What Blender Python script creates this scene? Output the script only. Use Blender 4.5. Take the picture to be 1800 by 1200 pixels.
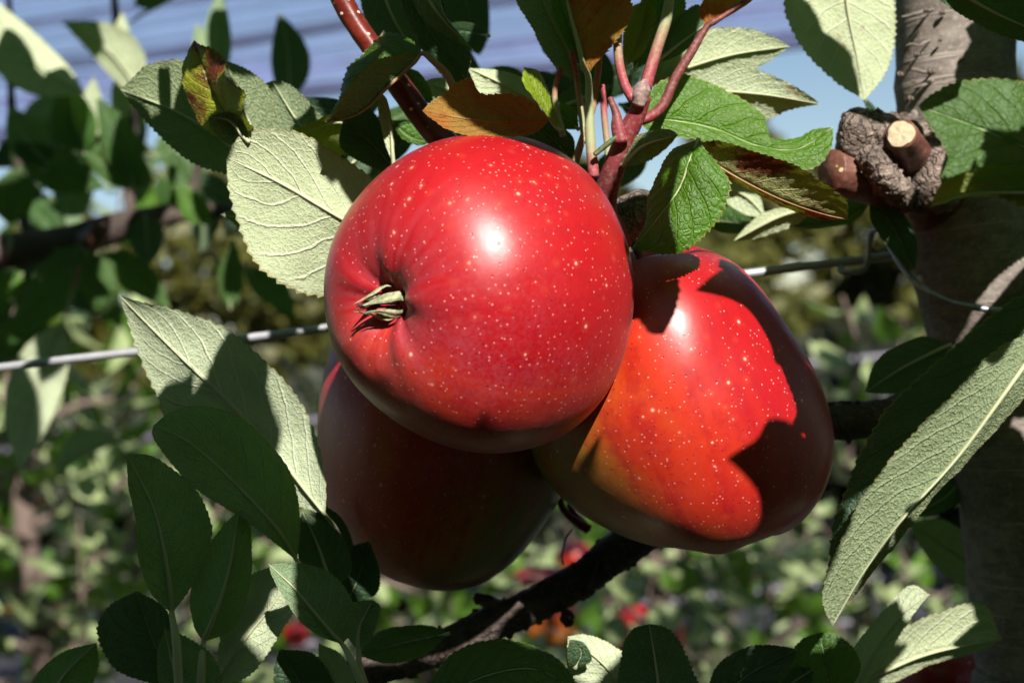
import bpy, math, random
import numpy as np
from mathutils import Vector, Matrix, Euler

S = bpy.context.scene
for o in list(bpy.data.objects):
    bpy.data.objects.remove(o)
COL = S.collection
rnd = random.Random(7)
R = math.radians

# ------------------------------------------------------------------ camera
CAM = np.array([0.0, 0.0, 1.5])
ROLL = R(5.5)
c_, s_ = math.cos(ROLL), math.sin(ROLL)
RX = np.array([c_, 0, -s_])
UP = np.array([s_, 0, c_])
FW = np.array([0.0, 1.0, 0.0])
cd = bpy.data.cameras.new('camera')
cam = bpy.data.objects.new('camera', cd)
COL.objects.link(cam)
cam.matrix_world = Matrix(((RX[0], UP[0], -FW[0], CAM[0]), (RX[1], UP[1], -FW[1], CAM[1]),
                           (RX[2], UP[2], -FW[2], CAM[2]), (0, 0, 0, 1)))
cd.lens = 50
cd.sensor_width = 36
cd.clip_start = 0.01
cd.clip_end = 2000
cd.dof.use_dof = True
cd.dof.focus_distance = 0.368
cd.dof.aperture_fstop = 14.0
S.camera = cam

# ------------------------------------------------------------------ light
Lc = np.array([0.18, 0.60, 0.78])
LS = Lc[0] * RX + Lc[1] * UP - Lc[2] * FW
LS = LS / np.linalg.norm(LS)            # towards the sun
W = bpy.data.worlds.new('World')
S.world = W
W.use_nodes = True
nt = W.node_tree
nt.nodes.clear()
sky = nt.nodes.new('ShaderNodeTexSky')
sky.sky_type = 'NISHITA'
sky.sun_disc = False
sky.dust_density = 0.25
sky.ozone_density = 1.6
sky.sun_elevation = math.asin(LS[2])
sky.sun_rotation = math.atan2(LS[0], LS[1])
bg = nt.nodes.new('ShaderNodeBackground')
bg.inputs[1].default_value = 0.052
wo = nt.nodes.new('ShaderNodeOutputWorld')
nt.links.new(sky.outputs[0], bg.inputs[0])
nt.links.new(bg.outputs[0], wo.inputs[0])
sl = bpy.data.lights.new('sun', 'SUN')
sl.energy = 5.0
sl.angle = R(0.53)
sl.color = (1.0, 0.955, 0.87)
sun = bpy.data.objects.new('sun', sl)
COL.objects.link(sun)
sun.rotation_euler = Vector(LS).to_track_quat('Z', 'Y').to_euler()
sun.location = (2, -3, 6)
S.view_settings.view_transform = 'Standard'
S.view_settings.look = 'None'
S.view_settings.exposure = 0.9
S.view_settings.gamma = 1.0
S.render.engine = 'CYCLES'
S.cycles.use_denoising = True
S.cycles.max_bounces = 8
S.cycles.transparent_max_bounces = 8
S.cycles.caustics_reflective = False
S.cycles.caustics_refractive = False
S.cycles.sample_clamp_indirect = 4.0

# ------------------------------------------------------------------ helpers
def P(px, py, d):
    """a point seen at picture position px, py standing d metres in front of the camera"""
    return CAM + FW * d + RX * ((px - 900) / 2500.0 * d) + UP * ((600 - py) / 2500.0 * d)

def to_px(p):
    q = np.asarray(p) - CAM
    d = q @ FW
    return 900 + 2500 * (q @ RX) / d, 600 - 2500 * (q @ UP) / d, d

WL = {}
def link(o, parent=None, loc=(0, 0, 0)):
    COL.objects.link(o)
    loc = np.asarray(loc, float)
    WL[o.name] = loc
    if parent is not None:
        o.parent = parent
        o.location = loc - WL[parent.name]
    else:
        o.location = loc
    return o

def tag(o, label=None, cat=None, group=None, kind=None):
    if label: o['label'] = label
    if cat: o['category'] = cat
    if group: o['group'] = group
    if kind: o['kind'] = kind
    return o

def empty(name, loc):
    o = bpy.data.objects.new(name, None)
    o.empty_display_size = 0.02
    return link(o, None, loc)

def mesh(name, v, f, mats, attrs=None, smooth=True, fm=None):
    me = bpy.data.meshes.new(name)
    v = np.asarray(v, dtype=np.float32)
    if isinstance(f, np.ndarray) and f.ndim == 2:
        k = f.shape[1]
        me.vertices.add(len(v))
        me.vertices.foreach_set('co', v.ravel())
        me.loops.add(f.size)
        me.loops.foreach_set('vertex_index', f.ravel().astype(np.int32))
        me.polygons.add(len(f))
        me.polygons.foreach_set('loop_start', np.arange(0, f.size, k, dtype=np.int32))
        me.update(calc_edges=True)
        me.validate()
    else:
        me.from_pydata([tuple(map(float, q)) for q in v], [], [tuple(map(int, q)) for q in f])
        me.update()
    for m in (mats if isinstance(mats, (list, tuple)) else [mats]):
        me.materials.append(m)
    if fm is not None:
        me.polygons.foreach_set('material_index', np.asarray(fm, dtype=np.int32))
    if smooth:
        me.polygons.foreach_set('use_smooth', np.ones(len(me.polygons), dtype=bool))
    for k, a in (attrs or {}).items():
        a = np.asarray(a, dtype=np.float32)
        if a.ndim == 2:
            me.attributes.new(k, 'FLOAT_VECTOR', 'POINT').data.foreach_set('vector', a.ravel())
        else:
            me.attributes.new(k, 'FLOAT', 'POINT').data.foreach_set('value', a)
    return me

def obj(name, v, f, mats, parent=None, origin=None, attrs=None, smooth=True, fm=None):
    v = np.asarray(v, float)
    og = np.asarray(origin if origin is not None else v.mean(0), float)
    o = bpy.data.objects.new(name, mesh(name, v - og, f, mats, attrs, smooth, fm))
    return link(o, parent, og)

def cr(pts, n):
    """smooth curve through points, n samples evenly along its length"""
    p = np.asarray(pts, float)
    if len(p) == 2:
        return p[0] + (p[1] - p[0]) * np.linspace(0, 1, n)[:, None]
    q = np.vstack([2 * p[0] - p[1], p, 2 * p[-1] - p[-2]])
    out = []
    t = np.linspace(0, 1, 14, endpoint=False)[:, None]
    for i in range(1, len(q) - 2):
        a, b, c, d = q[i - 1], q[i], q[i + 1], q[i + 2]
        out.append(0.5 * (2 * b + (c - a) * t + (2 * a - 5 * b + 4 * c - d) * t * t + (3 * b - a - 3 * c + d) * t ** 3))
    out = np.vstack(out + [p[-1:]])
    s = np.concatenate([[0], np.cumsum(np.linalg.norm(np.diff(out[:, :3], axis=0), axis=1))])
    w = np.linspace(0, s[-1], n)
    return np.stack([np.interp(w, s, out[:, k]) for k in range(out.shape[1])], 1)

def unit(a):
    return a / np.maximum(np.linalg.norm(a, axis=-1, keepdims=True), 1e-9)

def wob(p, f, seed):
    """cheap smooth 3-d noise, about -1..1"""
    r = np.random.RandomState(seed)
    o = 0
    for k in range(5):
        d = r.randn(3)
        d = d / np.linalg.norm(d) * f * r.uniform(0.6, 1.6)
        o = o + np.sin(p @ d + r.uniform(0, 6.28)) * r.uniform(0.5, 1)
    return o / 2.6

def tube(pts, rad, n=24, seg=10, noise=0.0, freq=400.0, seed=1, flat_end=False):
    """tapered tube along points; rad is a list over the points"""
    p = np.asarray(pts, float)
    c = cr(np.hstack([p, np.asarray(rad, float)[:, None]]), n)
    x, r = c[:, :3], c[:, 3]
    T = unit(np.gradient(x, axis=0))
    nrm = np.cross(T[0], [0.31, 0.77, 0.55])
    nrm = nrm / np.linalg.norm(nrm)
    V = []
    a = np.linspace(0, 2 * math.pi, seg, endpoint=False)
    for i in range(n):
        nrm = nrm - T[i] * (nrm @ T[i])
        nrm = nrm / np.linalg.norm(nrm)
        b = np.cross(T[i], nrm)
        V.append(x[i] + (np.cos(a)[:, None] * nrm + np.sin(a)[:, None] * b) * r[i])
    V = np.vstack(V)
    if noise:
        ctr = np.repeat(x, seg, 0)
        dirn = unit(V - ctr)
        V = V + dirn * (wob(V, freq, seed) * noise + wob(V, freq * 2.7, seed + 1) * noise * 0.5)[:, None]
    F = []
    for i in range(n - 1):
        for j in range(seg):
            k = (j + 1) % seg
            F.append((i * seg + j, i * seg + k, (i + 1) * seg + k, (i + 1) * seg + j))
    nv = len(V)
    V = np.vstack([V, x[:1] - T[0] * r[0] * (0 if flat_end else 0.4), x[-1:] + T[-1] * r[-1] * (0 if flat_end else 0.4)])
    for j in range(seg):
        k = (j + 1) % seg
        F.append((nv, k, j))
        F.append((nv + 1, (n - 1) * seg + j, (n - 1) * seg + k))
    return V, F

def pp(lst, d=None):
    """[(px,py,depth-offset in mm)] -> world points about depth d"""
    return np.array([P(q[0], q[1], d + (q[2] * 0.001 if len(q) > 2 else 0)) for q in lst])

# ------------------------------------------------------------------ node helper
class N:
    def __init__(s, name, rough=0.6):
        s.m = bpy.data.materials.new(name)
        s.m.use_nodes = True
        s.t = s.m.node_tree
        s.t.nodes.clear()
        s.out = s.t.nodes.new('ShaderNodeOutputMaterial')
    def put(s, sock, v):
        if v is None: return
        if isinstance(v, bpy.types.NodeSocket):
            s.t.links.new(v, sock)
        elif isinstance(v, (tuple, list)) and len(v) == 3 and sock.type == 'RGBA':
            sock.default_value = (*v, 1)
        else:
            sock.default_value = v
    def node(s, kind, **kw):
        n = s.t.nodes.new('ShaderNode' + kind)
        for k, v in kw.items(): setattr(n, k, v)
        return n
    def math(s, op, a, b=None, c=None, clamp=False):
        n = s.node('Math', operation=op, use_clamp=clamp)
        s.put(n.inputs[0], a); s.put(n.inputs[1], b); s.put(n.inputs[2], c)
        return n.outputs[0]
    def step(s, v, lo, hi, a=0.0, b=1.0):
        n = s.node('MapRange', interpolation_type='SMOOTHSTEP')
        for i, q in enumerate((v, lo, hi, a, b)): s.put(n.inputs[i], q)
        return n.outputs[0]
    def mix(s, f, a, b, mode='MIX'):
        n = s.node('Mix', data_type='RGBA', blend_type=mode)
        s.put(n.inputs[0], f); s.put(n.inputs[6], a); s.put(n.inputs[7], b)
        return n.outputs[2]
    def noise(s, vec, scale, detail=2.0, rough=0.5):
        n = s.node('TexNoise')
        s.put(n.inputs['Vector'], vec)
        n.inputs['Scale'].default_value = scale
        n.inputs['Detail'].default_value = detail
        n.inputs['Roughness'].default_value = rough
        return n.outputs[0]
    def voro(s, vec, scale, feature='F1'):
        n = s.node('TexVoronoi', feature=feature)
        s.put(n.inputs['Vector'], vec)
        n.inputs['Scale'].default_value = scale
        return n
    def vscale(s, vec, sc):
        n = s.node('Mapping')
        s.put(n.inputs[0], vec)
        n.inputs['Scale'].default_value = sc
        return n.outputs[0]
    def attr(s, name):
        n = s.node('Attribute')
        n.attribute_name = name
        return n
    def objco(s):
        return s.node('TexCoord').outputs['Object']
    def bump(s, h, dist, strength=1.0, normal=None):
        n = s.node('Bump')
        n.inputs['Strength'].default_value = strength
        n.inputs['Distance'].default_value = dist
        s.put(n.inputs['Height'], h); s.put(n.inputs['Normal'], normal)
        return n.outputs[0]
    def bsdf(s, **kw):
        n = s.node('BsdfPrincipled')
        for k, v in kw.items(): s.put(n.inputs[k.replace('_', ' ')], v)
        return n.outputs[0]
    def done(s, sh):
        s.t.links.new(sh, s.out.inputs[0])
        return s.m

# ------------------------------------------------------------------ materials
def leaf_material(name, top, under, glow, rough=0.36, trans=0.28, brown=None, brown_at=0.62, fuzz=0.5, relief=0.00045):
    n = N(name)
    lc = n.attr('lc').outputs['Vector']
    mt = n.attr('mt').outputs['Vector']
    sep = n.node('SeparateXYZ'); n.put(sep.inputs[0], lc)
    u, s = sep.outputs[0], n.math('ABSOLUTE', sep.outputs[1])
    ph = n.math('MULTIPLY', n.math('SUBTRACT', u, n.math('MULTIPLY', s, 0.30)), 8.0)
    wav = n.noise(mt, 1.3, 1)
    ph = n.math('ADD', ph, n.math('MULTIPLY', wav, 0.5))
    dv = n.math('ABSOLUTE', n.math('SUBTRACT', n.math('FRACT', ph), 0.5))
    vein = n.math('MULTIPLY', n.step(dv, 0.075, 0.018), n.step(s, 1.0, 0.75))
    rib = n.step(s, 0.055, 0.02)
    vm = n.math('MAXIMUM', n.math('MULTIPLY', vein, 0.9), rib)
    net = n.voro(mt, 6.5, 'DISTANCE_TO_EDGE').outputs[0]
    netm = n.step(net, 0.10, 0.0)
    big = n.noise(mt, 1.1, 3)
    fine = n.noise(mt, 26, 2)
    ri = n.node('ObjectInfo').outputs['Random']
    # upper face
    tc = n.mix(n.step(big, 0.3, 0.7), top, tuple(q * 0.62 for q in top))
    tc = n.mix(n.math('MULTIPLY', ri, 0.45), tc, (top[0] * 1.5 + 0.01, top[1] * 1.15, top[2] * 0.7))
    tc = n.mix(n.math('MULTIPLY', vm, 0.55), tc, (top[0] * 1.9 + 0.02, top[1] * 1.6 + 0.02, top[2] * 1.6 + 0.008))
    tc = n.mix(n.math('MULTIPLY', netm, 0.22), tc, (top[0] * 1.5, top[1] * 1.5, top[2] * 1.3))
    # felted lower face
    uc = n.mix(n.step(big, 0.3, 0.75), under, tuple(q * 0.70 for q in under))
    uc = n.mix(n.math('MULTIPLY', n.step(fine, 0.42, 0.72), fuzz), uc, tuple(min(0.8, q * 1.35 + 0.03) for q in under))
    uc = n.mix(n.math('MULTIPLY', n.step(fine, 0.5, 0.28), fuzz), uc, tuple(q * 0.45 for q in under))  # dark flecks in the felt: fine shading put into the colour
    uc = n.mix(n.math('MULTIPLY', ri, 0.3), uc, (under[0] * 1.05, under[1] * 0.98, under[2] * 0.75))
    uc = n.mix(n.math('MULTIPLY', netm, 0.22), uc, tuple(min(0.8, q * 1.3 + 0.03) for q in under))
    uc = n.mix(n.math('MULTIPLY', vm, 0.62), uc, tuple(min(0.85, q * 1.45 + 0.06) for q in under))
    if brown is not None:
        bm = n.step(n.noise(mt, 0.55, 4, 0.6), brown_at + 0.06, brown_at - 0.06)
        tc = n.mix(bm, tc, brown); uc = n.mix(bm, uc, tuple(q * 1.1 for q in brown))
    # russet flecks, browned margin
    fl = n.math('MULTIPLY', n.step(n.voro(mt, 0.9).outputs[0], 0.16, 0.08), n.step(n.noise(mt, 0.5, 2), 0.56, 0.62))
    tc = n.mix(n.math('MULTIPLY', fl, 0.8), tc, (0.22, 0.13, 0.06))
    uc = n.mix(n.math('MULTIPLY', fl, 0.55), uc, (0.34, 0.17, 0.10))
    edge = n.math('MULTIPLY', n.step(s, 0.955, 0.995), 0.65)
    tc = n.mix(edge, tc, (0.26, 0.24, 0.06)); uc = n.mix(edge, uc, (0.33, 0.26, 0.11))
    bf = n.node('NewGeometry').outputs['Backfacing']
    colr = n.mix(bf, tc, uc)
    # relief: upper face quilted with sunken veins, lower face with raised veins
    h = n.math('SUBTRACT', n.math('MULTIPLY', n.step(net, 0.0, 0.22), 0.35), n.math('MULTIPLY', vm, 1.0))
    h = n.math('ADD', h, n.math('MULTIPLY', n.noise(mt, 60, 2), 0.30))
    hf = n.math('MULTIPLY', fine, 0.9)
    hu = n.math('ADD', h, hf)
    hh = n.node('Mix', data_type='FLOAT')
    n.put(hh.inputs[0], bf); n.put(hh.inputs[2], h); n.put(hh.inputs[3], hu)
    nm = n.bump(hh.outputs[0], relief, 0.9)
    rg = n.node('Mix', data_type='FLOAT')
    n.put(rg.inputs[0], bf); rg.inputs[2].default_value = rough; rg.inputs[3].default_value = 0.85
    sp = n.node('Mix', data_type='FLOAT')
    n.put(sp.inputs[0], bf); sp.inputs[2].default_value = 0.5; sp.inputs[3].default_value = 0.15
    b = n.bsdf(Base_Color=colr, Roughness=rg.outputs[0], Normal=nm, Specular_IOR_Level=sp.outputs[0])
    tr = n.node('BsdfTranslucent')
    gl = n.mix(n.math('MULTIPLY', vm, 0.5), glow, tuple(q * 0.6 for q in glow))
    if brown is not None:
        gl = n.mix(bm, gl, (brown[0] * 1.6, brown[1] * 1.1, brown[2] * 0.6))
    n.put(tr.inputs[0], gl); n.put(tr.inputs[1], nm)
    mx = n.node('MixShader'); mx.inputs[0].default_value = trans
    n.t.links.new(b, mx.inputs[1]); n.t.links.new(tr.outputs[0], mx.inputs[2])
    return n.done(mx.outputs[0])

M_LEAF = leaf_material('leaf_green', (0.034, 0.105, 0.015), (0.235, 0.335, 0.20), (0.16, 0.36, 0.03))
M_PALE = leaf_material('leaf_felted', (0.05, 0.14, 0.025), (0.56, 0.65, 0.425), (0.20, 0.36, 0.06), fuzz=0.30)
M_WOOL = leaf_material('leaf_woolly', (0.05, 0.14, 0.025), (0.29, 0.36, 0.205), (0.14, 0.32, 0.05), fuzz=0.95, relief=0.0011)
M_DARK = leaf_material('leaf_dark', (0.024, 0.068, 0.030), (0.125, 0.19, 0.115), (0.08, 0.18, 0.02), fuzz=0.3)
M_GLOSS = leaf_material('leaf_glossy', (0.055, 0.160, 0.006), (0.27, 0.34, 0.17), (0.20, 0.46, 0.03), rough=0.30)
M_LIME = leaf_material('leaf_lime', (0.20, 0.30, 0.02), (0.26, 0.30, 0.08), (0.42, 0.50, 0.03), fuzz=0.25)
M_BROWN = leaf_material('leaf_autumn', (0.30, 0.17, 0.03), (0.32, 0.18, 0.04), (0.55, 0.22, 0.03), brown=(0.30, 0.11, 0.025), brown_at=0.5, fuzz=0.2)
M_SCORCH = leaf_material('leaf_scorched', (0.30, 0.36, 0.035), (0.36, 0.36, 0.16), (0.30, 0.36, 0.03), rough=0.28, brown=(0.13, 0.035, 0.016), brown_at=0.48, fuzz=0.3)

def far_leaf_material(name, top, under, glow):
    n = N(name)
    ri = n.node('ObjectInfo').outputs['Random']
    nz = n.noise(n.objco(), 30, 1)
    bf = n.node('NewGeometry').outputs['Backfacing']
    tc = n.mix(ri, top, tuple(q * 0.6 for q in top))
    tc = n.mix(n.math('MULTIPLY', nz, 0.4), tc, (top[0] * 1.6, top[1] * 1.2, top[2]))
    uc = n.mix(ri, under, tuple(q * 0.75 for q in under))
    b = n.bsdf(Base_Color=n.mix(bf, tc, uc), Roughness=0.55)
    tr = n.node('BsdfTranslucent'); n.put(tr.inputs[0], glow)
    mx = n.node('MixShader'); mx.inputs[0].default_value = 0.25
    n.t.links.new(b, mx.inputs[1]); n.t.links.new(tr.outputs[0], mx.inputs[2])
    return n.done(mx.outputs[0])

M_FAR = far_leaf_material('row_leaf', (0.075, 0.185, 0.018), (0.30, 0.365, 0.165), (0.26, 0.44, 0.04))
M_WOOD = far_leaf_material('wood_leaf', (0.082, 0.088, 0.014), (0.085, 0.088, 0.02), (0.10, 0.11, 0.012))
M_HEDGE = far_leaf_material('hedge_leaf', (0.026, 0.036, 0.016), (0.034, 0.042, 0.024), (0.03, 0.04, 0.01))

def apple_material():
    n = N('apple_skin')
    co = n.objco()
    rip = n.attr('ripe').outputs['Fac']
    cal = n.attr('calyx').outputs['Fac']
    st = n.attr('axis').outputs['Vector']
    nz = n.noise(co, 55, 3)
    nz2 = n.noise(n.vscale(st, (9, 9, 2.2)), 1.0, 3)
    rp = n.math('ADD', rip, n.math('MULTIPLY', n.math('SUBTRACT', nz, 0.5), 0.50))
    rp = n.math('ADD', rp, n.math('MULTIPLY', n.math('SUBTRACT', nz2, 0.5), 0.16))
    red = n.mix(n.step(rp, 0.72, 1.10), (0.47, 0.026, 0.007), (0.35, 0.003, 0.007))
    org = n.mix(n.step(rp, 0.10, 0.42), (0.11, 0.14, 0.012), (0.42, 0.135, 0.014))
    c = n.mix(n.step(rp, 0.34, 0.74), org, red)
    c = n.mix(n.math('MULTIPLY', n.step(n.math('ADD', n.math('MULTIPLY', nz2, 0.5), n.math('MULTIPLY', n.noise(co, 320, 3, 0.7), 0.5)), 0.46, 0.62), 0.42), c, (0.27, 0.002, 0.010))
    # dusty bloom, strongest round the eye and low on the fruit
    dust = n.math('ADD', n.math('MULTIPLY', n.noise(co, 900, 2, 0.7), 0.55), n.math('MULTIPLY', n.noise(co, 75, 3, 0.6), 0.45))
    low = n.attr('bloom').outputs['Fac']
    dm = n.math('MULTIPLY', n.step(dust, 0.40, 0.68), n.math('MULTIPLY', low, 0.20))
    dm = n.math('ADD', dm, n.math('MULTIPLY', n.math('MULTIPLY', cal, n.step(n.noise(n.vscale(st, (9, 9, 9)), 1.0, 4), 0.25, 0.8)), 0.36))
    c = n.mix(n.math('MINIMUM', dm, 0.75), c, (0.40, 0.12, 0.16))
    # lenticels: large sparse, small dense towards the eye
    v1 = n.voro(co, 235)
    sc = n.node('SeparateColor'); n.put(sc.inputs[0], v1.outputs['Color'])
    r1 = n.math('ADD', n.math('MULTIPLY', sc.outputs[0], 0.085), 0.075)
    d1 = n.step(v1.outputs['Distance'], n.math('MULTIPLY', r1, 1.15), n.math('MULTIPLY', r1, 0.15))
    d1 = n.math('MULTIPLY', d1, n.step(sc.outputs[1], 0.42, 0.46))
    halo = n.math('MULTIPLY', n.step(v1.outputs['Distance'], n.math('MULTIPLY', r1, 3.2), r1), n.step(sc.outputs[1], 0.42, 0.46))
    v2 = n.voro(co, 600)
    sc2 = n.node('SeparateColor'); n.put(sc2.inputs[0], v2.outputs['Color'])
    d2 = n.step(v2.outputs['Distance'], 0.22, 0.05)
    keep = n.math('ADD', n.math('MULTIPLY', n.attr('dense').outputs['Fac'], 0.60), 0.62)
    d2 = n.math('MULTIPLY', d2, n.math('LESS_THAN', sc2.outputs[1], keep))
    c = n.mix(n.math('MULTIPLY', halo, 0.12), c, (0.62, 0.10, 0.04))
    c = n.mix(n.math('MULTIPLY', d2, 0.60), c, (0.80, 0.38, 0.33))
    c = n.mix(n.math('MULTIPLY', d1, 0.72), c, (0.88, 0.52, 0.44))
    # tiny dark pores
    v3 = n.voro(co, 520)
    sc3 = n.node('SeparateColor'); n.put(sc3.inputs[0], v3.outputs['Color'])
    d3 = n.math('MULTIPLY', n.step(v3.outputs['Distance'], 0.20, 0.10), n.math('LESS_THAN', sc3.outputs[0], 0.34))
    c = n.mix(n.math('MULTIPLY', d3, 0.50), c, (0.14, 0.0, 0.008))
    h = n.math('SUBTRACT', n.math('MULTIPLY', n.noise(co, 330, 2), 0.55), n.math('MULTIPLY', d3, 0.5))
    h = n.math('ADD', h, n.math('MULTIPLY', n.noise(co, 130, 2), 1.2))
    nm = n.bump(h, 0.00013, 0.6)
    rg = n.math('ADD', n.math('MULTIPLY', dm, 0.5), n.math('ADD', 0.315, n.math('MULTIPLY', n.noise(co, 200, 2), 0.10)))
    b = n.bsdf(Base_Color=c, Roughness=rg, Normal=nm, Specular_IOR_Level=0.42, Coat_Weight=0.32, Coat_Roughness=0.46,
               Coat_Normal=nm, Sheen_Weight=0.02, Sheen_Roughness=0.4)
    return n.done(b)
M_APPLE = apple_material()

def bark_material(name, c1, c2, scale=120, lent=(0.5, 0.42, 0.3), lscale=150, lkeep=0.2, rough=0.75, rings=0.0, bump=0.0006, cracks=0):
    n = N(name)
    co = n.objco()
    a = n.noise(n.vscale(co, (1, 1, 2.2)), scale, 5, 0.62)
    b_ = n.noise(co, scale * 0.22, 3)
    f = n.noise(co, scale * 5, 2)
    c = n.mix(n.step(a, 0.32, 0.70), c1, c2)
    c = n.mix(n.math('MULTIPLY', n.step(b_, 0.40, 0.68), 0.6), c, tuple(q * 0.55 for q in c1))
    c = n.mix(n.math('MULTIPLY', n.step(f, 0.5, 0.75), 0.35), c, tuple(min(0.7, q * 1.7) for q in c2))
    h = n.math('ADD', a, n.math('MULTIPLY', f, 0.35))
    if rings:
        wv = n.noise(n.vscale(co, (18, 18, 420)), 1.0, 3)
        rm = n.step(wv, 0.60, 0.72)
        c = n.mix(n.math('MULTIPLY', rm, rings), c, tuple(min(0.7, q * 1.5) for q in c2))
        h = n.math('ADD', h, n.math('MULTIPLY', rm, 0.8))
    if cracks:
        wp_ = n.node('VectorMath', operation='ADD')
        nz_ = n.node('TexNoise'); nz_.inputs['Scale'].default_value = 300
        n.put(nz_.inputs['Vector'], co)
        sc_ = n.node('VectorMath', operation='SCALE'); n.put(sc_.inputs[0], nz_.outputs['Color']); sc_.inputs['Scale'].default_value = 0.004
        n.put(wp_.inputs[0], co); n.put(wp_.inputs[1], sc_.outputs[0])
        ed = n.step(n.voro(n.vscale(wp_.outputs[0], (1, 1, .6)), cracks, 'DISTANCE_TO_EDGE').outputs[0], 0.14, 0.0)
        ed = n.math('MULTIPLY', ed, n.step(n.noise(co, 90, 2), 0.38, 0.55))
        c = n.mix(n.math('MULTIPLY', ed, 0.42), c, tuple(q * 0.35 for q in c1))
        h = n.math('SUBTRACT', h, n.math('MULTIPLY', ed, 0.65))
    v = n.voro(n.vscale(co, (1, 1, 1.4)), lscale)
    sc = n.node('SeparateColor'); n.put(sc.inputs[0], v.outputs['Color'])
    d = n.math('MULTIPLY', n.step(v.outputs['Distance'], 0.30, 0.18), n.math('LESS_THAN', sc.outputs[0], lkeep))
    c = n.mix(n.math('MULTIPLY', d, 0.9), c, lent)
    h = n.math('ADD', h, d)
    return n.done(n.bsdf(Base_Color=c, Roughness=rough, Normal=n.bump(h, bump, 0.9), Specular_IOR_Level=0.35))

M_BARK = bark_material('trunk_bark', (0.140, 0.115, 0.10), (0.255, 0.215, 0.19), 140, (0.55, 0.47, 0.4), 110, 0.05, rings=0.45, bump=0.0004)
M_GNARL = bark_material('gnarled_bark', (0.12, 0.082, 0.065), (0.37, 0.29, 0.25), 300, (0.6, 0.48, 0.33), 170, 0.05, bump=0.0024, cracks=330)
M_BRANCH = bark_material('branch_bark', (0.060, 0.042, 0.038), (0.12, 0.088, 0.075), 160, (0.42, 0.34, 0.25), 170, 0.06, bump=0.0009, cracks=300)
M_TWIG = bark_material('red_twig_bark', (0.11, 0.012, 0.009), (0.18, 0.026, 0.016), 90, (0.80, 0.68, 0.52), 420, 0.30, rough=0.33, bump=0.00012)
M_STUB = bark_material('stub_bark', (0.115, 0.042, 0.030), (0.19, 0.085, 0.06), 120, (0.62, 0.46, 0.25), 220, 0.07, rough=0.42, bump=0.0003)

def stalk_material(name, c1, c2, ax=0.03):
    n = N(name)
    f = n.attr('along').outputs['Fac']
    nz = n.noise(n.objco(), 900, 2)
    k = n.math('ADD', f, n.math('MULTIPLY', n.math('SUBTRACT', n.noise(n.objco(), 160, 2), 0.5), 0.5))
    c = n.mix(n.step(k, 0.15, 0.75), c1, c2)
    c = n.mix(n.math('MULTIPLY', n.step(nz, 0.45, 0.75), 0.18), c, (0.55, 0.50, 0.40))
    return n.done(n.bsdf(Base_Color=c, Roughness=0.6, Normal=n.bump(nz, 0.0001, 0.6)))
M_STALK = stalk_material('stalk_green_red', (0.30, 0.045, 0.06), (0.29, 0.31, 0.16))
M_RIB = stalk_material('midrib', (0.42, 0.42, 0.26), (0.40, 0.42, 0.25))
M_REDSTALK = stalk_material('stalk_red', (0.20, 0.022, 0.030), (0.15, 0.03, 0.03))
M_DARKSTALK = stalk_material('stalk_dark', (0.05, 0.07, 0.02), (0.05, 0.08, 0.02))
M_TAN = stalk_material('stalk_tan', (0.36, 0.16, 0.09), (0.30, 0.17, 0.08))

def plain(name, c, rough=0.6, metal=0.0, var=0.3, scale=200, bump=0.0):
    n = N(name)
    nz = n.noise(n.objco(), scale, 4, 0.6)
    cc = n.mix(n.step(nz, 0.3, 0.7), tuple(q * (1 - var) for q in c), c)
    nm = n.bump(nz, bump, 0.7) if bump else None
    return n.done(n.bsdf(Base_Color=cc, Roughness=rough, Metallic=metal, Normal=nm))
M_WIRE = plain('galvanised_wire', (0.42, 0.42, 0.45), 0.5, 0.4, 0.15, 300, 0.00004)
M_CLIP = plain('clip_wire', (0.36, 0.37, 0.40), 0.42, 0.7, 0.4, 500)
M_SEPAL = plain('dry_sepal', (0.37, 0.38, 0.22), 0.9, 0, 0.65, 700, 0.0003)
M_CUT = plain('cut_wood', (0.52, 0.41, 0.27), 0.8, 0, 0.2, 700, 0.0001)
M_BUD = plain('bud_scale', (0.36, 0.24, 0.22), 0.85, 0, 0.6, 500, 0.0004)
M_HOSE = plain('hose_plastic', (0.11, 0.10, 0.13), 0.45, 0, 0.2, 60)
M_STRAND = plain('net_strand', (0.17, 0.21, 0.42), 0.7, 0, 0.3, 3)
M_ROLL = plain('net_roll', (0.04, 0.05, 0.11), 0.7, 0, 0.3, 3)
M_MAT = plain('weed_mat', (0.035, 0.037, 0.045), 0.8, 0, 0.35, 9)
M_POST = plain('post_wood', (0.16, 0.14, 0.12), 0.85, 0, 0.4, 25)
M_FARBARK = plain('row_bark', (0.17, 0.12, 0.10), 0.85, 0, 0.4, 30)

def ground_material():
    n = N('orchard_ground')
    co = n.objco()
    a = n.noise(co, 1.5, 5, 0.65); b = n.noise(co, 14, 4, 0.7)
    c = n.mix(n.step(a, 0.35, 0.65), (0.055, 0.065, 0.026), (0.10, 0.085, 0.045))
    c = n.mix(n.step(b, 0.45, 0.75), c, (0.035, 0.045, 0.018))
    return n.done(n.bsdf(Base_Color=c, Roughness=0.95, Normal=n.bump(b, 0.03, 0.8)))
M_GROUND = ground_material()

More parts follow.
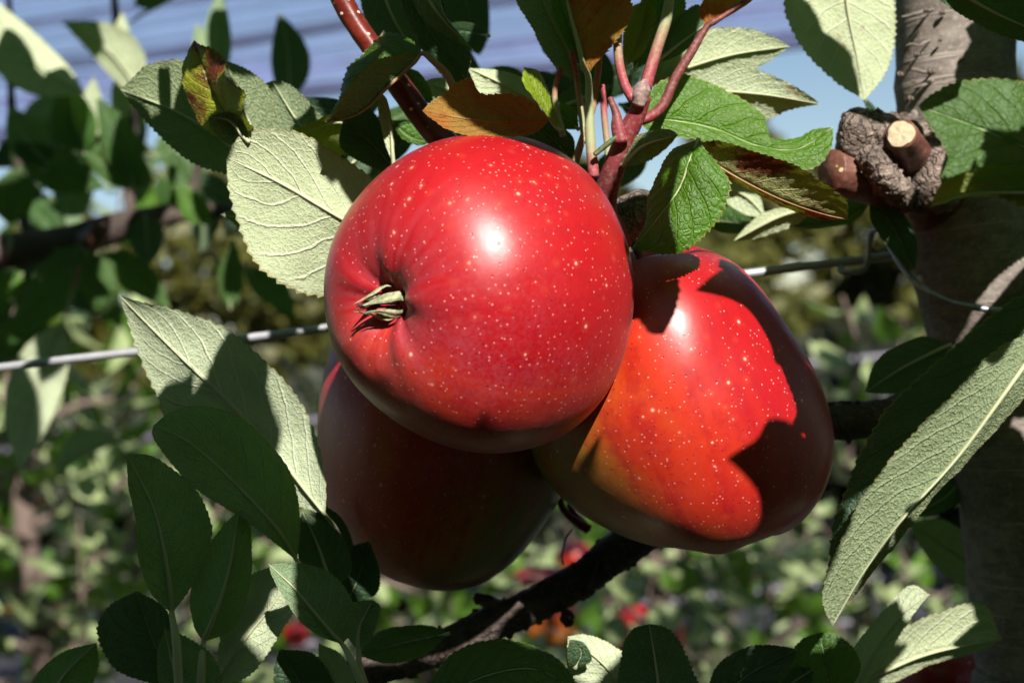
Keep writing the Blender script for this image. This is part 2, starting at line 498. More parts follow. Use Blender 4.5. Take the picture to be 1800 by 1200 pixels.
# ------------------------------------------------------------------ the setting
gs = np.linspace(-400, 400, 9)
gv = [(x, y + 300, 0) for y in gs for x in gs]
gf = [(j * 9 + i, j * 9 + i + 1, (j + 1) * 9 + i + 1, (j + 1) * 9 + i) for j in range(8) for i in range(8)]
tag(obj('ground', gv, gf, M_GROUND, origin=(0, 0, 0)), kind='structure')
def strip(name, y0, y1, z, m):
    xs = np.linspace(-14, 14, 60)
    v, f = [], []
    r = random.Random(y0)
    for i, x in enumerate(xs):
        for k in range(5):
            t = k / 4
            v.append((x, y0 + (y1 - y0) * t + r.uniform(-.05, .05), z + 0.02 * math.sin(t * math.pi) + r.uniform(0, .012)))
    for i in range(59):
        for k in range(4):
            f.append((i * 5 + k, (i + 1) * 5 + k, (i + 1) * 5 + k + 1, i * 5 + k + 1))
    return tag(obj(name, v, f, m), kind='structure')
strip('weed_mat', 2.6, 4.2, 0.02, M_MAT)
strip('weed_mat', 6.6, 9.0, 0.02, M_MAT)
strip('weed_mat', -0.6, 1.1, 0.02, M_MAT)

# ------------------------------------------------------------------ leaf builder
def wprof(u):
    w = np.sin(math.pi * np.clip(u, 0, 1) ** 0.86) ** 0.86
    return np.maximum(w, 0) * (1 - 0.12 * u)

def blade(Mr, A, B, face, teeth=30, puck=0.0006, bulge=0.05, wave=0.03, ns=7, tooth=0.05, seed=0, eye=None, top_dir=None):
    nu = len(Mr)
    u = np.linspace(0, 1, nu)
    T = unit(np.gradient(Mr, axis=0))
    mid = nu // 2
    latA, latB = A - Mr, B - Mr
    NA, NB = np.cross(T, latA), -np.cross(T, latB)
    if top_dir is None:
        vis = np.sign(NA[mid] @ (eye - (Mr[mid] + latA[mid] * 0.5)))
        sg = vis if face == 't' else -vis
    else:
        sg = np.sign(NA[mid] @ top_dir)
    NA, NB = unit(NA) * sg, unit(NB) * sg
    r = np.random.RandomState(seed)
    p1, p2 = r.uniform(0, 6.28, 2)
    cols, lcs, mts = [], [], []
    arc = np.concatenate([[0], np.cumsum(np.linalg.norm(np.diff(Mr, axis=0), axis=1))]) * 100
    off = r.uniform(-40, 40, 2)
    for side, lat, NN in ((1, latA, NA), (-1, latB, NB)):
        Wd = np.linalg.norm(lat, axis=1)
        wm = Wd.max()
        ld = unit(lat)
        fr = (u * teeth + (0.37 if side < 0 else 0)) % 1.0
        fr2 = (u * teeth * 0.5 + 0.2) % 1.0
        env = np.clip(np.sin(math.pi * u) * 3, 0, 1) * np.clip(Wd / wm * 3, 0, 1)
        tt = ((fr ** 1.6 - 0.45) + 0.4 * (fr2 ** 2 - 0.33)) * tooth * min(wm, 0.02) * env
        amp_w = wave * wm
        for s in (np.linspace(1, 0, ns + 1) if side > 0 else np.linspace(0, 1, ns + 1)[1:]):
            ph = (u - 0.30 * s) * 8.0
            q = Mr + lat * s + ld * (tt * s ** 6)[:, None]
            hgt = bulge * Wd * 4 * s * (1 - s)
            hgt = hgt + puck * np.abs(np.sin(math.pi * (ph - 0.5))) ** 0.8 * min(1, 5 * s) * (1 - 0.5 * s) * np.clip(Wd / wm * 1.5, 0, 1)
            hgt = hgt + amp_w * s * s * (np.sin(u * 9 + p1 + side) * 0.6 + np.sin(u * 17 + p2 * side) * 0.4) * env
            cols.append(q + NN * hgt[:, None])
            lcs.append(np.stack([u, np.full(nu, side * s), u * 0], 1))
            mts.append(np.stack([arc + off[0], side * s * Wd * 100 + off[1], u * 0], 1))
    nc = len(cols)
    V = np.stack(cols, 1).reshape(-1, 3)
    i, j = np.meshgrid(np.arange(nu - 1), np.arange(nc - 1), indexing='ij')
    a = (i * nc + j).ravel()
    F = np.stack([a, a + 1, a + nc + 1, a + nc], 1)
    k = mid * nc + 2
    fn = np.cross(V[k + 1] - V[k], V[k + nc] - V[k])
    if fn @ NA[mid] < 0:
        F = F[:, ::-1]
    at = {'lc': np.stack(lcs, 1).reshape(-1, 3), 'mt': np.stack(mts, 1).reshape(-1, 3)}
    return V, F, at, NA

LEAFSEED = [0]
def leaf(tree, d, mid, A, B, face='u', mat=None, dA=0.0, dB=0.0, pet=None, pr=0.0009, pmat=None, shift=0.0, nu=121,
         label=None, rib=True, **kw):
    """mid: base to tip; A, B: the two margins (px,py); dA,dB: how far (mm) each margin lies behind the midrib"""
    LEAFSEED[0] += 1
    mid3 = pp(mid, d)
    Mr = cr(mid3, nu)
    def edge(E, dd):
        n = len(E)
        ps = [(*mid[0][:2], mid[0][2] if len(mid[0]) > 2 else 0)]
        for i, e in enumerate(E):
            t = (i + 1) / (n + 1)
            k = min(int(t * (len(mid) - 1)), len(mid) - 2)
            f = t * (len(mid) - 1) - k
            z0 = mid[k][2] if len(mid[k]) > 2 else 0
            z1 = mid[k + 1][2] if len(mid[k + 1]) > 2 else 0
            ps.append((e[0], e[1], z0 + (z1 - z0) * f + dd * math.sin(math.pi * t) ** 0.6 + (e[2] if len(e) > 2 else 0)))
        ps.append((*mid[-1][:2], mid[-1][2] if len(mid[-1]) > 2 else 0))
        return cr(pp(ps, d), nu)
    Ea, Eb = edge(A, dA), edge(B, dB)
    V, F, at, NA = blade(Mr, Ea, Eb, face, eye=CAM, seed=LEAFSEED[0], **kw)
    sh = LS * shift
    o = obj('leaf', V + sh, F, mat or M_LEAF, tree, origin=Mr[0] + sh, attrs=at)
    if label: o['label'] = label
    if rib:
        core = Mr[::12]
        nb = len(core)
        rb = [max(0.00012, pr * 0.72 * (1 - i / (nb - 1)) ** 0.8) for i in range(nb)]
        path = list(core - NA[::12] * (np.array(rb) * 0.85)[:, None])
        npet = 0
        if pet is not None:
            path = list(pp(pet, d))[::-1][:-1] + path
            npet = len(pet) - 1
        rads = [pr * 1.25 - (pr * 0.3) * i / max(1, npet) for i in range(npet)] + rb
        v, f = tube(np.array(path), rads, n=14 + 5 * len(path), seg=8)
        al = np.clip(np.linspace(0, len(path) - 1, 14 + 5 * len(path)) / max(1, npet), 0, 1).repeat(8)
        al = np.concatenate([al, [0, 1]])
        if npet == 0: al = al * 0 + 1
        obj('petiole', v + sh, f, pmat or (M_STALK if pet is not None else M_RIB), o, attrs={'along': al}, origin=Mr[0] + sh)
    return o

def autoleaf(tree, base, tip, wA, wB, d, bend=0, face='u', mat=None, dt=0.0, **kw):
    """leaf from base to tip with half-widths wA, wB in px, bent sideways by bend px, tip dt mm deeper than the base"""
    b, t = np.array(base, float), np.array(tip, float)
    ax = t - b
    pr = np.array([ax[1], -ax[0]]) / np.linalg.norm(ax)
    us = np.linspace(0, 1, 7)
    m = [(*(b + ax * q + pr * bend * 4 * q * (1 - q)), dt * q) for q in us]
    A = [(*(np.array(m[i][:2]) + pr * wA * wprof(us[i])),) for i in range(1, 6)]
    B = [(*(np.array(m[i][:2]) - pr * wB * wprof(us[i])),) for i in range(1, 6)]
    return leaf(tree, d, m, A, B, face, mat, **kw)

def stick(tree, name, d, pts, rad, mat, n=30, seg=12, noise=0.0, freq=400, **kw):
    """a tube part given in picture position and radius in metres"""
    p = pp(pts, d)
    v, f = tube(p, rad, n, seg, noise, freq, LEAFSEED[0] + 11)
    al = np.concatenate([np.linspace(0, 1, n).repeat(seg), [0, 1]])
    return obj(name, v, f, mat, tree, attrs={'along': al}, origin=p[0])


# ------------------------------------------------------------------ the near tree: trunk, limbs, cut stubs
TREE = tag(empty('apple_tree', P(1750, 600, 0.475) * np.array([1, 1, 0])),
           'near apple tree with grey trunk at the right, bearing the three big red apples', 'tree', 'apple trees of the orchard')
def trunk_piece():
    px = [(1668, -500), (1674, -150), (1677, 0), (1682, 200), (1696, 340), (1727, 480), (1757, 600), (1815, 900), (1852, 1200), (1868, 1500)]
    rr = [.0180, .0188, .0192, .0195, .0205, .0228, .0230, .0238, .0248, .0255]
    p = [P(x, y, .477) for x, y in px]
    low = p[-1]
    p = [np.array([p[0][0] - .03, .47, 2.5])] + p + [low + np.array([.015, 0, -.5]), np.array([low[0] + .03, .48, -.03])]
    rr = [.010] + rr + [.030, .042]
    v, f = tube(p, rr, 420, 64, 0.0006, 160, 5)
    ctr = P(1640, 300, .46)                      # swelling round the pruned limbs
    q = v - ctr
    w = np.exp(-(np.linalg.norm(q * np.array([1, 1, .7]), axis=1) / .017) ** 2)
    v = v + unit(q) * (w * .0035)[:, None]
    rg = wob(v * np.array([30, 30, 900]), 1.0, 3)
    ax = cr(np.array(p), 420).repeat(64, 0)
    ax = np.vstack([ax, ax[:1], ax[-1:]])
    v = v + unit(v - ax) * (np.clip(rg - .55, 0, 1) * .0011)[:, None]
    return obj('trunk', v, f, M_BARK, TREE, origin=P(1720, 600, .477))
trunk = trunk_piece()
# raised pores on the sunlit stem
rl = random.Random(3)
for (x, y, k) in ((1637, 128, 1.2), (1611, 98, .9), (1656, 24, .8), (1581, 133, 1.0), (1600, 175, .9), (1628, 20, .9), (1690, 105, .7), (1605, 145, .6), (1652, 72, .5)):
    v, f = tube([P(x - 4 * k, y + 1, .4585), P(x, y - 2, .4570), P(x + 5 * k, y, .4585)], [.0004 * k, .0010 * k, .0004 * k], 8, 8, .0002, 900, int(x))
    obj('lenticel', v, f, M_GNARL, trunk)
for (x0, y0, x1, y1) in ((1585, 32, 1655, 12), (1592, 84, 1640, 72), (1590, 121, 1660, 128), (1596, 158, 1650, 138), (1640, 160, 1690, 150)):
    n_ = 5
    v, f = tube([P(x0 + (x1 - x0) * i / 4, y0 + (y1 - y0) * i / 4 + rl.uniform(-3, 3), .4600 + .0016 * abs(i - 2) - .0005) for i in range(n_)],
                [.0001, .0005, .0006, .0004, .0001], 30, 8, .0003, 700, int(x0))
    obj('bark_ridge', v, f, M_BARK, trunk)
# pruned stub with the pale cut face
axis = [(1650, 350, 8), (1622, 315, -6), (1602, 272, -22), (1584, 236, -38)]
pst = pp(axis, .462)
v, f = tube(pst, [.0125, .0086, .0060, .0042], 60, 36, .0006, 300, 9, flat_end=True)
stub = obj('pruned_stub', v, f, M_STUB, TREE, origin=pst[1])
tdir = unit(pst[-1] - pst[-2])
e1 = unit(np.cross(tdir, [0, 1, 0.2])); e2 = np.cross(tdir, e1)
cv, cf = [pst[-1] + tdir * .0006], []
for ring, rr_ in enumerate((.0018, .0032, .0040)):
    for k in range(40):
        a = 2 * math.pi * k / 40
        r_ = rr_ * (1 + .05 * math.sin(3 * a + 1) + .02 * math.sin(9 * a))
        cv.append(pst[-1] + tdir * (.0006 - .00012 * ring + .0001 * math.sin(5 * a + ring)) + e1 * math.cos(a) * r_ + e2 * math.sin(a) * r_)
for k in range(40):
    j = (k + 1) % 40
    cf.append((0, 1 + k, 1 + j))
    for r_ in range(2):
        cf.append((1 + r_ * 40 + k, 1 + (r_ + 1) * 40 + k, 1 + (r_ + 1) * 40 + j, 1 + r_ * 40 + j))
obj('cut_face', cv, cf, M_CUT, stub, smooth=False)
def gnarl(pts, rad, d, noise, freq, mat, name='gnarled_stub', n=110, seg=64, seed=4):
    p = pp(pts, d)
    v, f = tube(p, rad, n, seg, noise, freq, seed, flat_end=True)
    v = v + unit(v - v.mean(0)) * (wob(v, freq * 5, seed + 5) * noise * .5 + np.abs(wob(v, freq * 9, seed + 8)) * noise * .6)[:, None]
    return obj(name, v, f, mat, TREE, origin=p[0])
def flakes(host, n, seed, smin=.0008, smax=.0022):
    """loose bark scales lying on a gnarled limb"""
    r = np.random.RandomState(seed)
    me = host.data
    nv = len(me.vertices)
    co = np.zeros(nv * 3); me.vertices.foreach_get('co', co); co = co.reshape(-1, 3)
    no = np.zeros(nv * 3); me.vertices.foreach_get('normal', no); no = no.reshape(-1, 3)
    V, F = [], []
    for i in range(n):
        k = r.randint(nv - 2)
        nn = unit(no[k] + r.randn(3) * .28)
        a = unit(np.cross(nn, r.randn(3))); b = np.cross(nn, a)
        m = r.randint(5, 8); s0 = r.uniform(smin, smax); st = len(V)
        for top in (1, 0):
            for j in range(m):
                t = 6.283 * j / m + r.uniform(-.3, .3)
                q = a * math.cos(t) * s0 * r.uniform(.6, 1.3) + b * math.sin(t) * s0 * r.uniform(.3, .8)
                V.append(co[k] + q * (1 if top else 1.15) + nn * (.00045 * top + r.uniform(0, .0003) * top - .0005 * (1 - top)))
        F.append(list(range(st, st + m)))
        for j in range(m): F.append([st + j, st + m + j, st + m + (j + 1) % m, st + (j + 1) % m])
    org = WL[host.name]
    o = obj('bark_scale', np.array(V) + org, F, host.data.materials[0], host, origin=org, smooth=False)
    o['kind'] = 'stuff'
def gn(*a, fl=0, **k):
    o = gnarl(*a, **k)
    if fl: flakes(o, fl, len(o.name) + fl)
    return o
gn([(1645, 285, 6), (1580, 262, -12), (1530, 248, -24), (1496, 244, -28), (1476, 243, -28)], [.0115, .0098, .0092, .0086, .0055], .462, .0007, 330, M_GNARL, fl=100)
gn([(1612, 325, 2), (1548, 318, -14), (1502, 306, -22), (1462, 300, -26)], [.009, .0078, .0076, .0066], .458, .00035, 180, M_STUB, seed=12)
gn([(1600, 350, -6), (1560, 322, -20), (1540, 290, -24), (1520, 268, -22)], [.004, .0046, .0045, .003], .450, .0006, 420, M_GNARL, seed=21, fl=40)
gn([(1650, 215, 0), (1655, 262, -14), (1648, 320, -20), (1625, 360, -16)], [.004, .0075, .0085, .005], .462, .0007, 300, M_GNARL, 'bark_collar', seed=31, fl=45)

# limbs
limb = stick(TREE, 'branch', .452, [(1760, 728, 20), (1640, 732, 4), (1540, 735), (1470, 740), (1395, 742, -4)], [.008, .0068, .0062, .0058, .0056], M_BRANCH, 70, 24, .0004, 420)
low = stick(TREE, 'branch', .462, [(1420, 742, 14), (1330, 800, 18), (1200, 895, 12), (1105, 955, 4), (1000, 1030), (880, 1090, -4), (760, 1140, -8), (610, 1192, -12), (470, 1235, -14), (250, 1300, -10)],
            [.0066, .0066, .0064, .0062, .0060, .0057, .0057, .0055, .0050, .0037], M_BRANCH, 170, 24, .0005, 520)
for pts, rr in ((((885, 1082), (862, 1062), (845, 1053), (836, 1052)), (.0036, .0026, .0020, .0024)),
                (((975, 1052), (990, 1072), (995, 1088), (1001, 1096)), (.0020, .0012, .0014, .0018)),
                (((1030, 1030), (1046, 1000), (1052, 985)), (.0012, .0008, .0003)),
                (((1060, 995), (1078, 1003), (1083, 1012)), (.0012, .0007, .0003)),
                (((945, 1040), (955, 1023), (968, 1020)), (.0020, .0011, .0004))):
    stick(low, 'fruit_spur', .457, pts, rr, M_BRANCH, 20, 10, .0003, 900)
flakes(low, 260, 5, .0008, .0019); flakes(limb, 120, 6, .0008, .0019)
# ring of an old fruit scar
cpt = P(998, 1086, .455)
ring = [cpt + RX * math.cos(a) * .0016 + UP * math.sin(a) * .0018 for a in np.linspace(0, 5.9, 14)]
v, f = tube(ring, [.0010] * 14, 40, 8, .0003, 1200, 3); obj('fruit_scar', v, f, M_BRANCH, low)
stick(low, 'stem_thread', .459, [(1005, 930), (993, 950), (988, 975), (990, 992)], [.0003] * 4, M_BRANCH, 20, 6)
stick(TREE, 'fruit_stalk', .462, [(1035, 930), (1002, 908), (988, 890), (984, 872)], [.0017, .0013, .0011, .0012], M_REDSTALK, 24, 10)
stick(TREE, 'fruit_stalk', .464, [(1030, 925), (1008, 900), (1000, 885)], [.0014, .0010, .0010], M_REDSTALK, 24, 10)
twig = stick(TREE, 'shoot', .405, [(560, -90), (592, -20), (618, 30), (660, 92), (705, 155), (750, 215), (800, 268), (870, 330, 20)], [.0030, .0031, .0031, .0032, .0034, .0036, .0038, .004], M_TWIG, 120, 20, .00012, 300)
stick(twig, 'bud', .402, [(664, 84), (672, 68), (676, 55)], [.0011, .0010, .0002], M_BUD, 14, 10, .0002, 1500)
stick(twig, 'bud', .402, [(650, 105), (642, 100), (638, 94)], [.0009, .0007, .0002], M_BUD, 14, 10, .0002, 1500)
spur = stick(TREE, 'spur', .392, [(1132, 168, -2), (1117, 205), (1098, 245, 2), (1080, 292, 4), (1066, 335, 8), (1062, 380, 14), (1085, 420, 26)], [.0021, .0026, .0029, .0032, .0034, .0040, .005], M_REDSTALK, 70, 20, .00012, 500)
stick(spur, 'bud', .388, [(1121, 186), (1126, 170), (1131, 152), (1134, 140)], [.0016, .0023, .0020, .0006], M_BUD, 26, 18, .00025, 1300)
stick(spur, 'stalk_stub', .390, [(1092, 250), (1086, 222), (1083, 200), (1072, 172)], [.0022, .0019, .0012, .0008], M_REDSTALK, 24, 12)
stick(spur, 'stipule', .389, [(1045, 272), (1062, 258), (1085, 240)], [.0007, .0008, .0007], M_DARKSTALK, 20, 8)
stick(TREE, 'knuckle', .418, [(1030, 430, 12), (1085, 400), (1112, 372), (1130, 350, 6)], [.006, .0062, .0058, .0036], M_GNARL, 50, 28, .0006, 420)
for pts, rr, mt_ in ((((1054, 95), (1044, 180), (1022, 250), (1006, 300)), (.0010, .0010, .0011, .0014), M_TAN),
                     (((1060, 150), (1062, 200), (1068, 260), (1072, 310)), (.0009, .0010, .0010, .0013), M_STALK),
                     (((1005, 90), (1014, 140), (1020, 190), (1028, 250)), (.0008, .0008, .0009, .001), M_STALK),
                     (((985, 120), (975, 170), (990, 240)), (.0008, .0008, .001), M_STALK)):
    stick(TREE, 'petiole', .404, pts, rr, mt_, 30, 10)

# ------------------------------------------------------------------ foreground leaves
L = leaf
T = TREE
# left of the apples
L(T, .402, [(770, 470, 20), (690, 432, 8), (600, 385), (500, 326), (398, 277)], [(690, 345), (640, 300), (575, 258), (520, 230), (450, 225), (412, 248)],
  [(720, 540), (610, 522), (540, 518), (482, 492), (442, 455), (418, 395), (402, 335)], 'u', M_PALE, dA=-3, dB=2, puck=.0003, bulge=.04, ns=9, label='large pale felted leaf, underside lit, beside the front apple')
L(T, .432, [(455, 300), (380, 238), (300, 192), (212, 158)], [(440, 200), (400, 130), (330, 105), (262, 112), (232, 138)], [(440, 320), (395, 306), (340, 288), (290, 250), (240, 196)], 'u', M_WOOL, dA=-2, dB=3, puck=.0006)
L(T, .426, [(452, 255), (425, 180), (396, 106)], [(395, 220), (372, 160), (380, 122)], [(485, 225), (476, 160), (440, 125)], 'u', M_WOOL, puck=.0006)
L(T, .430, [(592, 292), (530, 222), (478, 142)], [(540, 272), (488, 240), (458, 190), (462, 152)], [(602, 240), (566, 205), (530, 165), (502, 145)], 'u', M_WOOL, dA=2, puck=.0006)
L(T, .418, [(668, 236), (600, 214), (545, 226), (498, 234)], [(605, 200), (548, 216), (520, 228)], [(640, 268), (580, 272), (528, 250)], 'u', M_LIME, dA=-4, dB=6)
L(T, .405, [(440, 246), (400, 200), (368, 145), (341, 71)], [(400, 250), (352, 218), (329, 178), (324, 125), (331, 92)], [(446, 215, -3), (433, 188, -5), (434, 160, -6), (404, 140, -4), (388, 110), (364, 84)], 't', M_SCORCH, dA=5, dB=-9, wave=.12, puck=.0006, label='curled yellow-green leaf scorched brown along one side')
L(T, .400, [(438, 250), (405, 212), (366, 206)], [(428, 218, -3), (400, 198, -3)], [(425, 262, 2), (392, 248, 3), (372, 226)], 'u', M_WOOL, bulge=.2, nu=61)
L(T, .418, [(480, 398), (430, 386), (387, 377)], [(430, 370), (405, 369)], [(430, 405), (405, 388)], 'u', M_WOOL, nu=61)
L(T, .410, [(572, 905, -8), (482, 792), (400, 706), (302, 612), (210, 519, 4)], [(572, 840), (552, 755), (516, 685), (455, 622), (390, 573), (300, 541), (246, 530)],
  [(500, 880), (400, 832), (300, 748), (275, 695), (250, 640), (226, 575)], 'u', M_PALE, dA=-5, dB=7, puck=.0004, bulge=.05, ns=9, pet=[(572, 905, -8), (590, 930), (610, 975)], pmat=M_RIB, pr=.0007, label='broad pale leaf with toothed shadows below the wire')
L(T, .386, [(522, 985, 6), (480, 921), (400, 836), (330, 776), (270, 747)], [(529, 910), (511, 830), (470, 775), (421, 732), (350, 711), (300, 724)],
  [(480, 952), (420, 906), (340, 856), (290, 800), (268, 765)], 'u', M_LEAF, tooth=.022, dA=3, dB=-4, pet=[(522, 985, 6), (540, 1008), (566, 1045, 6)], pmat=M_RIB)
L(T, .378, [(302, 1078, 3), (290, 985), (268, 892), (222, 797)], [(264, 1040), (243, 980), (240, 920), (226, 850)], [(338, 1030), (371, 950), (369, 910), (345, 860), (306, 825), (266, 800)], 'u', M_LEAF, tooth=.022, dA=-5, dB=4,
  pet=[(302, 1078, 3), (310, 1130), (314, 1200), (316, 1290)], pmat=M_RIB, pr=.0011)
L(T, .383, [(358, 1128, 4), (386, 1062), (406, 990), (420, 896)], [(340, 1100), (334, 1050), (350, 985), (386, 930)], [(402, 1110), (432, 1060), (443, 1000), (441, 920)], 'u', M_LEAF, tooth=.022, dA=3, dB=5,
  pet=[(358, 1128, 4), (355, 1165), (352, 1220), (350, 1290)], pmat=M_RIB, pr=.0011)
L(T, .392, [(318, 1215), (272, 1132), (240, 1038)], [(240, 1192), (195, 1168), (169, 1112), (190, 1065)], [(318, 1150), (305, 1092), (282, 1060)], 't', M_DARK, dA=4, dB=-3)
L(T, .402, [(50, 1290), (110, 1190), (170, 1128)], [(55, 1200), (105, 1148)], [(130, 1255), (172, 1180)], 'u', M_LEAF, dB=4)
L(T, .398, [(378, 1205), (432, 1122), (482, 1058), (508, 1002)], [(384, 1130), (402, 1050), (442, 1008), (480, 996)], [(440, 1185), (492, 1112), (528, 1050)], 'u', M_PALE, dA=3, dB=-4)
L(T, .384, [(335, 1260), (305, 1170), (290, 1105)], [(283, 1215), (276, 1145)], [(390, 1230), (380, 1160), (330, 1120)], 'u', M_LEAF)
L(T, .376, [(602, 1132, 4), (560, 1085), (520, 1036), (472, 991)], [(630, 1090), (612, 1040), (580, 1005), (528, 989)], [(562, 1117), (526, 1090), (500, 1050), (480, 1015)], 'u', M_LEAF, tooth=.022, dA=3, dB=-2,
  pet=[(602, 1132, 4), (620, 1165), (636, 1205), (655, 1260)], pmat=M_RIB)
L(T, .386, [(630, 1142), (634, 1100), (656, 1054)], [(605, 1112), (610, 1072), (630, 1056)], [(652, 1125), (663, 1090), (669, 1066)], 'u', M_LEAF, dA=4, pet=[(630, 1142), (632, 1172), (645, 1215)], pmat=M_RIB, nu=81)
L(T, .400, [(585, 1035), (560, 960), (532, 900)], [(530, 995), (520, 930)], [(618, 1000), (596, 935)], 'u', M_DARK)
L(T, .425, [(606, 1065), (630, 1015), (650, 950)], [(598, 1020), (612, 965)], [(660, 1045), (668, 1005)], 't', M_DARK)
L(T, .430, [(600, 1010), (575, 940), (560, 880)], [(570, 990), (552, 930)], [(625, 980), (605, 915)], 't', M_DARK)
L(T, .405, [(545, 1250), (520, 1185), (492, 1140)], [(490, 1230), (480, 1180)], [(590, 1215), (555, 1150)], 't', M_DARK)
L(T, .415, [(600, 1230), (585, 1185), (560, 1130)], [(575, 1215), (560, 1175)], [(625, 1200), (600, 1150)], 'u', M_PALE)
# along the bottom
L(T, .412, [(790, 1112), (705, 1130), (632, 1152)], [(745, 1098), (682, 1104), (645, 1126)], [(745, 1152), (682, 1166)], 't', M_LEAF, dA=5, dB=-3)
L(T, .390, [(730, 1250), (845, 1190), (940, 1175), (1015, 1215)], [(790, 1152), (872, 1122), (950, 1140), (998, 1175)], [(850, 1270), (950, 1262)], 't', M_LEAF, dA=6, dB=-4)
L(T, .404, [(1112, 1240), (1065, 1172), (998, 1118)], [(1118, 1172), (1075, 1130), (1030, 1114)], [(1055, 1232), (1000, 1180)], 'u', M_PALE, dA=4)
L(T, .400, [(1010, 1175), (1022, 1145), (1002, 1122)], [(1040, 1160), (1028, 1130)], [(1000, 1165), (998, 1140)], 't', M_DARK, nu=61)
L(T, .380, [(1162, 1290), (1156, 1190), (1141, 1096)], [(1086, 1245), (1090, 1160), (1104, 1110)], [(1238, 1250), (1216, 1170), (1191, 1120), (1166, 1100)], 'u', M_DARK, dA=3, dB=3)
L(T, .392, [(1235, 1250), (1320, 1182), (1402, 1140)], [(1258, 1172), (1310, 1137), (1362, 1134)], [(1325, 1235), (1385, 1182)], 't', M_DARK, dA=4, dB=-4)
L(T, .402, [(1475, 1235), (1452, 1162), (1440, 1111)], [(1398, 1200), (1390, 1150), (1410, 1122)], [(1512, 1180), (1502, 1140), (1470, 1114)], 't', M_LEAF)
L(T, .420, [(1484, 1240), (1540, 1142), (1590, 1076), (1634, 1044)], [(1488, 1160), (1540, 1086), (1580, 1041), (1606, 1027)], [(1547, 1172), (1582, 1116), (1616, 1066)], 'u', M_PALE, dA=3)
L(T, .432, [(1470, 1220), (1560, 1176), (1640, 1146), (1760, 1122)], [(1528, 1152), (1600, 1095), (1662, 1071), (1730, 1060)], [(1565, 1202), (1640, 1168), (1730, 1142)], 'u', M_PALE, dA=-3, dB=5)
L(T, .396, [(1330, 1260), (1385, 1205), (1430, 1175)], [(1340, 1205), (1395, 1172)], [(1390, 1240), (1425, 1205)], 'u', M_DARK)
# right side
L(T, .335, [(1870, 540, 6), (1772, 680), (1682, 803), (1592, 904), (1521, 1000), (1463, 1099)],
  [(1802, 587), (1761, 607), (1720, 640), (1673, 693), (1623, 742), (1574, 797), (1533, 850), (1501, 900), (1483, 942), (1460, 988), (1449, 1027), (1447, 1063)],
  [(1870, 600), (1804, 700), (1712, 802), (1641, 872), (1601, 927), (1538, 1006), (1493, 1062)], 'u', M_WOOL, dA=-2, dB=9, puck=.0007, bulge=.08, ns=10, teeth=38, tooth=.05, nu=181, label='long felted leaf hanging in front of the trunk')
L(T, .352, [(1880, 540), (1735, 680), (1622, 800), (1532, 910), (1458, 1062)],
  [(1800, 517), (1760, 540), (1722, 568), (1690, 597), (1640, 640), (1584, 690), (1553, 722), (1527, 767), (1507, 802), (1492, 843), (1476, 885), (1462, 925), (1456, 987)],
  [(1745, 692), (1640, 805), (1546, 918), (1482, 1015)], 't', M_DARK, dA=4, dB=4, teeth=36, tooth=.06, nu=181, label='shaded leaf behind the long felted one')
L(T, .450, [(1480, -70), (1490, 20), (1506, 100), (1519, 177)], [(1395, -40), (1377, 10), (1394, 60), (1425, 105), (1470, 146), (1505, 167)], [(1562, -40), (1575, 20), (1573, 80), (1560, 122), (1540, 152)], 'u', M_PALE, dA=-2, dB=3, puck=.0003)
L(T, .452, [(1518, 172), (1534, 195), (1552, 214)], [(1522, 190), (1540, 208)], [(1530, 180), (1545, 198)], 't', M_DARK, nu=61)
L(T, .310, [(1930, 300, 10), (1810, 262), (1722, 226), (1614, 186)], [(1860, 190), (1800, 148), (1768, 137), (1720, 138), (1680, 143), (1636, 166)], [(1880, 390), (1760, 348), (1690, 322), (1652, 318), (1664, 276), (1640, 230)], 't', M_LEAF, dA=3, dB=-3, puck=.0006, ns=9)
L(T, .306, [(1930, 340, 8), (1800, 338), (1702, 341), (1636, 363)], [(1880, 285), (1802, 292), (1747, 290), (1700, 300), (1655, 325)], [(1802, 346, 4), (1702, 349, 4)], 'u', M_LIME, dA=-3, dB=3, puck=.0005)
L(T, .330, [(1610, -80), (1700, -6), (1768, 32), (1850, 66)], [(1700, -70), (1800, -20)], [(1640, -10), (1722, 46), (1795, 74)], 'u', M_DARK, dA=-3, dB=3)
L(T, .437, [(1120, 152), (1200, 122), (1290, 96), (1388, 82)], [(1158, 105), (1230, 55), (1302, 48), (1352, 61)], [(1180, 152), (1282, 142), (1347, 112)], 'u', M_PALE, dA=-2, dB=3, puck=.0006)
L(T, .430, [(1130, 172), (1230, 160), (1340, 166), (1441, 183)], [(1190, 132), (1300, 117), (1372, 139), (1422, 167)], [(1230, 212), (1330, 216), (1392, 194)], 'u', M_PALE, dA=-2, dB=5, puck=.0006)
L(T, .406, [(1115, 207), (1190, 213), (1260, 228), (1330, 256), (1402, 262), (1464, 224)], [(1150, 152), (1200, 130), (1262, 150), (1312, 180), (1343, 208), (1348, 240), (1395, 243), (1432, 227)],
  [(1150, 237), (1220, 247), (1290, 268), (1342, 292), (1402, 303), (1442, 290), (1463, 254)], 't', M_GLOSS, dA=3, dB=-3, puck=.0007, wave=.05, ns=9, label='glossy green leaf in full sun right of the spur')
L(T, .388, [(1210, 256, 4), (1290, 308), (1370, 349), (1440, 374), (1491, 386)], [(1262, 248), (1330, 268), (1402, 291), (1452, 325), (1488, 355)], [(1232, 284), (1300, 327), (1370, 362), (1440, 386)], 'u', M_SCORCH, dA=-8, dB=5, puck=.0006, label='yellowing leaf rolled lengthwise, brown on its felted side', pr=.0005, pmat=M_TAN)
